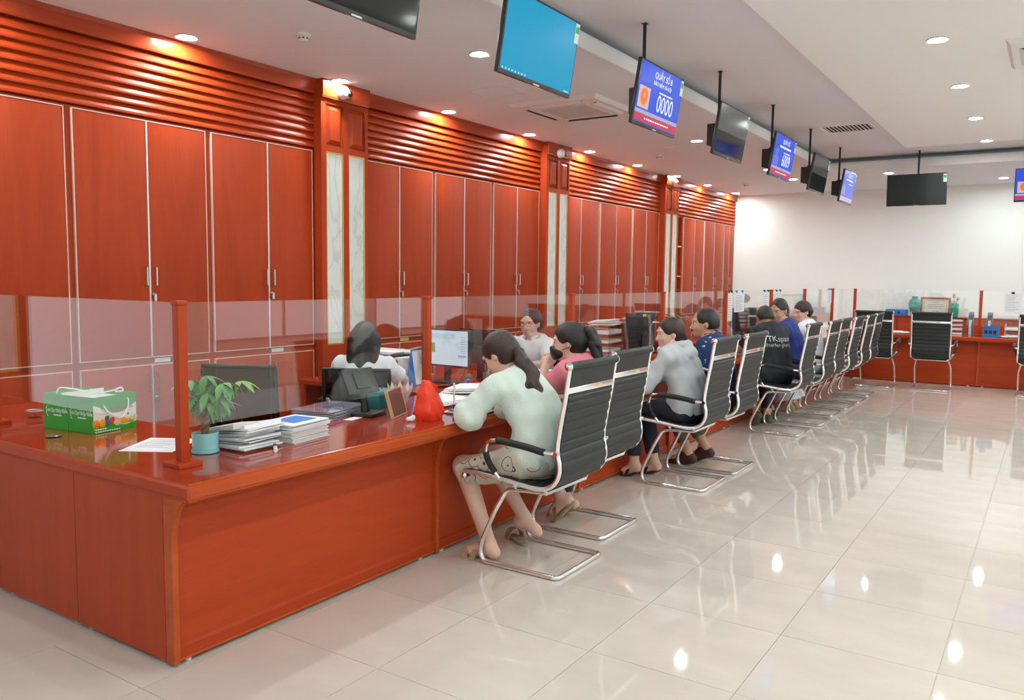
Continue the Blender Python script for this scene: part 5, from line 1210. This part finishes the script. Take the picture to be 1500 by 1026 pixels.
t = thing('teal_card_box', 'teal card box on the counter beside the black T-shirt man', 'box', (-.06, 6.30, ZT), .3); box('box_body', -.04, .04, -.06, .06, 0, .06, mat('teal_paper', (.01, .22, .22)), t, bevel=.003); box('lid_label', -.02, .02, -.03, .03, .06, .0608, M_PAPER, t)
# leafy desk plant behind the glass
def bushy(x, y, z, label, r=.10, hgt=.30, n=40):
    t = thing('desk_plant', label, 'plant', (x, y, z), 0, 'desk plants'); MB().lathe([(.05, 0), (.065, .10), (.06, .10), (.0001, .09)], seg=16).build('pot', M_WHITE, t, True); rd = random.Random(label)
    for k in range(n):
        a = rd.uniform(0, 2*PI); rr = r*math.sqrt(rd.random()); L = rd.uniform(.05, .09)
        leaf_mb(L, L*.5, rd.uniform(.2, .8)).xf(Matrix.Translation((rr*.6*math.cos(a), rr*.6*math.sin(a), .10+(hgt-.1)*rd.random())) @ rotz(a) @ Matrix.Rotation(rd.uniform(-.7, .3), 4, 'Y')).build('leaf', M_LEAFY if k % 3 else M_LEAF, t, True)
bushy(-.48, 6.02, ZT, 'bright green leafy desk plant behind the navy polo man', hgt=.46, r=.14)
bushy(-.42, 7.02, ZT, 'dark leafy desk plant under the paper notices', hgt=.30, n=26)
# paper notices clipped on the glass
def notice(x, y, z0, z1, w, label, axis='x', clip=M_BLACK):
    t = thing('clipped_notice', label, 'notice', (x, y, z1), 0, 'paper notices on the glass')
    if axis == 'x':
        box('page', 0, .0012, -w/2, w/2, z0-z1, 0, M_PAPER, t)
        for k in range(10): box('printed_line', .0012, .0016, -w*.4, w*random.uniform(.1, .4), -.04-k*(z1-z0)*.08, -.036-k*(z1-z0)*.08, M_INK, t)
        for s in (-1, 1): MB().prism([(-.012, .02), (-.002, -.012), (.004, -.012), (.008, .02)], 'y', s*w*.3-.014, s*w*.3+.014).build('binder_clip', clip, t)
    else:
        box('page', -w/2, w/2, -.0012, 0, z0-z1, 0, M_PAPER, t); MB().prism([(-.012, .02), (-.004, -.012), (.003, -.012), (.010, .02)], 'x', -.02, .02).build('binder_clip', clip, t)
        for k in range(10): box('printed_line', -w*.4, w*random.uniform(.1, .4), -.0016, -.0012, -.04-k*(z1-z0)*.08, -.036-k*(z1-z0)*.08, M_INK, t)
XN = XG+.0045
notice(XN, 6.86, 1.08, 1.39, .15, 'long narrow paper notice clipped on the glass next to the post'); notice(XN, 7.17, 1.17, 1.39, .34, 'wide paper notice with blue clip on the glass', clip=M_BLUEINK)
notice(XN, 8.18, 1.08, 1.39, .26, 'long paper notice on the glass beside the blue shirt man'); notice(XN, 8.70, 1.10, 1.39, .28, 'paper notice on the glass behind the blue shirt man'); notice(XN, 11.55, 1.18, 1.39, .22, 'yellowed paper notice on the glass near the inner corner')
notice(2.24, 12.0955, 1.08, 1.38, .21, 'paper notice clipped on the glass of the far counter', 'y')
# --- staff mesh chairs
M_MESH = glass_mat('chair_mesh', (.30, .34, .34), 1.1)
def office_chair(x, y, a, label, bh=1.0, headrest=False):
    """sitter faces local +X"""
    t = thing('office_chair', label, 'chair', (x, y, 0), a, 'staff mesh chairs')
    for k in range(5):
        q = k*2*PI/5; l = MB().tube([(0, 0, .10), (.28*math.cos(q), .28*math.sin(q), .065)], [.022, .014], 8).build('star_leg', M_BLACK, t, True); MB().lathe([(.028, -.012), (.028, .012)], (.28*math.cos(q), .28*math.sin(q), .028), 12, 'y').build('castor', M_BLACK, l, True)
    MB().lathe([(.03, .09), (.03, .22), (.018, .22), (.018, .42)], seg=12).build('gas_lift', M_BLACK, t, True)
    MB().box(-.23, .25, -.24, .24, .42, .49).build('seat', M_LEATHER, t, bevel=.025)
    N = 8; v = []; f = []
    for i in range(N+1):
        z = .56+(bh-.56)*i/N; xx = -.25-.05*math.sin(i/N*PI*.9)*.3-.05*i/N
        for j in range(7): yy = -.22+.44*j/6; v.append((xx-.03*(1-(yy/.22)**2), yy, z)); v.append((xx-.03*(1-(yy/.22)**2)-.004, yy, z))
    for i in range(N):
        for j in range(6):
            p = (i*7+j)*2; q = ((i+1)*7+j)*2; f += [(p, p+2, q+2, q), (p+1, q+1, q+3, p+3)]
    mb = MB(); mb.add(v, f); mb.build('mesh_back', M_MESH, t, True)
    e = [v[(i*7)*2] for i in range(N+1)]; g_ = [v[(i*7+6)*2] for i in range(N+1)]; tp = [v[(N*7+j)*2] for j in range(7)]; bt = [v[j*2] for j in range(7)]
    MB().tube(e+tp[1:-1]+g_[::-1]+bt[::-1][1:-1], .013, 8, closed=True).build('back_frame', M_BLACK, t, True)
    MB().tube([(-.05, 0, .42), (-.26, 0, .42), (-.31, 0, .56), (-.315, 0, .72)], .02, 8).build('back_support', M_BLACK, t, True)
    for s in (-1, 1): MB().tube([(0, s*.24, .45), (0, s*.29, .48), (-.02, s*.29, .66)], .014, 8).build('arm_post', M_BLACK, t, True); MB().box(-.14, .12, s*.29-.035, s*.29+.035, .66, .685).build('arm_pad', M_BLACK, t, bevel=.01)
    if headrest: MB().tube([(-.30, 0, bh), (-.31, 0, bh+.10)], .014, 8).build('headrest_post', M_BLACK, t); sdf_mesh('headrest', [('e', V(-.30, 0, bh+.16), V(.045, .13, .075), None, .02)], .01, M_MESH if False else M_LEATHER, t)
office_chair(-1.23, 1.46, 2.0, 'empty grey mesh office chair behind the document piles', 1.0)
office_chair(-1.17, 2.31, PI*.66, 'mesh office chair under the long-haired staff woman', .91)
office_chair(-1.06, 4.16, -PI*.5, 'mesh office chair under the staff woman with glasses', .95)
office_chair(-1.05, 10.75, -.5, 'black office chair with headrest behind the paper notices', 1.08, True)
office_chair(-1.15, 6.75, -.4, 'mesh office chair behind the leafy desk plant', 1.0)
# --- far counter and credenza
t = thing('celadon_vase', 'celadon green porcelain vase beside the framed certificate', 'vase', (.77, YF-.22, .96))
MB().lathe([(.05, 0), (.055, .01), (.085, .12), (.10, .20), (.08, .26), (.045, .29), (.05, .32), (.045, .32), (.04, .29), (.0001, .28)], seg=22).build('vase_body', mat('celadon', (.12, .38, .34), .25, var=.3, vscale=12), t, True); MB().lathe([(.05, .318), (.053, .323), (.046, .325)], seg=22).build('lip', mat('celadon', (.12, .38, .34)), t, True)
t = thing('framed_certificate', 'framed certificate in a reddish wood frame leaning on the far wall', 'frame', (1.07, YF-.14, .96))
Mt = Matrix.Rotation(math.radians(-12), 4, 'X')
frame_mb(-.23, .23, 0, .32, .035, -.012, .012, 'y').xf(Mt).build('frame', mat('rosewood', (.40, .14, .10), .4), t, bevel=.002); MB().box(-.195, .195, -.004, .008, .035, .285).xf(Mt).build('certificate', mat('certificate', (.68, .66, .58), .6), t)
for z, w_ in ((.23, .10), (.19, .22), (.16, .26), (.13, .20), (.08, .12)): MB().box(-w_/2, w_/2, -.0055, -.004, z, z+.007).xf(Mt).build('printed_line', M_INK, t)
frame_mb(-.17, .17, .055, .265, .005, -.0055, -.004, 'y').xf(Mt).build('printed_border', M_INK, t)
t = thing('jade_vase', 'tall jade green vase with dried flowers beside the certificate', 'vase', (1.37, YF-.2, .96))
MB().lathe([(.055, 0), (.06, .01), (.06, .20), (.052, .22), (.05, .22), (.055, .02), (.0001, .02)], seg=20).build('vase_body', mat('jade', (.03, .36, .26), .25), t, True)
for k in range(9): MB().tube([(0, 0, .15), (.03*math.cos(k*2.1), .03*math.sin(k*2.1), .28)], .003, 5).build('dried_stem', M_TRUNK, t); MB().ball((.04*math.cos(k*2.1), .04*math.sin(k*2.1), .30+.03*(k % 3)), (.022, .022, .028), 8, 6).build('dried_flower', mat('dried_flower', (.55, .36, .18), .9), t, True)
t = thing('blue_file_box', 'blue file box lying on the low cabinet near the white wall', 'box', (.50, YF-.25, .96)); m_ = mat('file_blue', (.03, .20, .62), .45)
box('box_body', -.16, .16, -.12, .12, 0, .10, m_, t, bevel=.006); MB().lathe([(.018, 0), (.018, .002)], (.05, -.122, .05), 14, 'y').build('finger_hole', M_BLACK, t)
sheet(.12, YF-.22, .96, .3, 'crumpled white papers on the low cabinet beside the blue box', curl=.10)
tray(1.47, 12.32, ZT, 0, 4, 'clear acrylic tray tower on the far counter beside the post', w=.30, d=.26, step=.065)
for x, lb in ((1.70, 'slim grey file holder beside the acrylic tray tower'), (1.95, 'slim grey file holder beside the blue basket')):
    t = thing('file_holder', lb, 'file holder', (x, 12.42, ZT)); m_ = mat('holder_grey', (.20, .23, .24), .4)
    MB().prism([(-.1, 0), (.1, 0), (.1, .34), (.06, .34), (-.1, .16)], 'x', -.035, -.031).build('side', m_, t); MB().prism([(-.1, 0), (.1, 0), (.1, .34), (.06, .34), (-.1, .16)], 'x', .031, .035).build('side', m_, t); box('spine', -.031, .031, .096, .1, 0, .34, m_, t); box('bottom', -.031, .031, -.1, .096, 0, .004, m_, t); box('papers', -.02, .02, -.08, .09, .004, .22, M_PAPER, t)
t = thing('blue_basket', 'blue plastic basket on the far counter beside the post', 'basket', (1.97, 12.0, ZT)); m_ = mat('basket_blue', (.02, .16, .50), .4)
t.location = (2.0, 11.96, ZT)
MB().box(-.10, .10, -.07, -.066, 0, .15).box(-.10, .10, .066, .07, 0, .15).box(-.10, -.096, -.066, .066, 0, .15).box(.096, .10, -.066, .066, 0, .15).box(-.096, .096, -.066, .066, 0, .004).build('basket_shell', m_, t)
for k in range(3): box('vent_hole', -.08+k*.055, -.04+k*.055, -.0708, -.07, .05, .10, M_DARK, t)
frame_mb(-.108, .108, -.078, .078, .012, .146, .156, 'z').build('rim', m_, t)
for x, y, a, lb in ((2.25, 12.0, .2, 'scattered white papers beside the blue basket'), (2.55, 12.05, -.2, 'white papers further along the far counter'), (.75, 12.05, .1, 'thin papers on the far counter behind the corner chair')): stack(x, y, ZT, a, .025, lb, n=4, mess=.05)
tray(2.35, 12.42, ZT, 0, 2, 'low white wire tray on the far counter', col=mat('wire_white', (.6, .6, .58), .4), w=.4, d=.28, step=.09)
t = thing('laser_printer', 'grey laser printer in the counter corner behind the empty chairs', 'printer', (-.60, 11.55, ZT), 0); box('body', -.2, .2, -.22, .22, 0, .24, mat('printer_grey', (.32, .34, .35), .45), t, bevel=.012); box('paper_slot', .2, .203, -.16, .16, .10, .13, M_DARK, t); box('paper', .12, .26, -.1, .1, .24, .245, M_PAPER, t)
# the slipper left on the floor
t = thing('slipper', 'tan slipper left on the floor under the mint blouse woman', 'slipper', (.235, 2.06, 0), -.55)
out = [(-.11+.22*(.5-.5*math.cos(q)), (.036+.008*math.cos(q-2.2))*math.sin(q)) for q in [k*2*PI/20 for k in range(20)]]
MB().prism(out, 'z', 0, .018).build('sole', M_SOLE, t, bevel=.003)
v = []; f = []
for k in range(9):
    q = k*PI/8
    for dx in (-.075, -.02): v += [(dx, .046*math.cos(q), .01+.055*math.sin(q)), (dx, .049*math.cos(q), .01+.059*math.sin(q))]
for k in range(8):
    a, b = 4*k, 4*k+4; f += [(a, a+2, b+2, b), (a+1, b+1, b+3, a+3), (a, b, b+1, a+1), (a+2, a+3, b+3, b+2)]
mb = MB(); mb.add(v, f).build('strap', M_TANS, t, True)
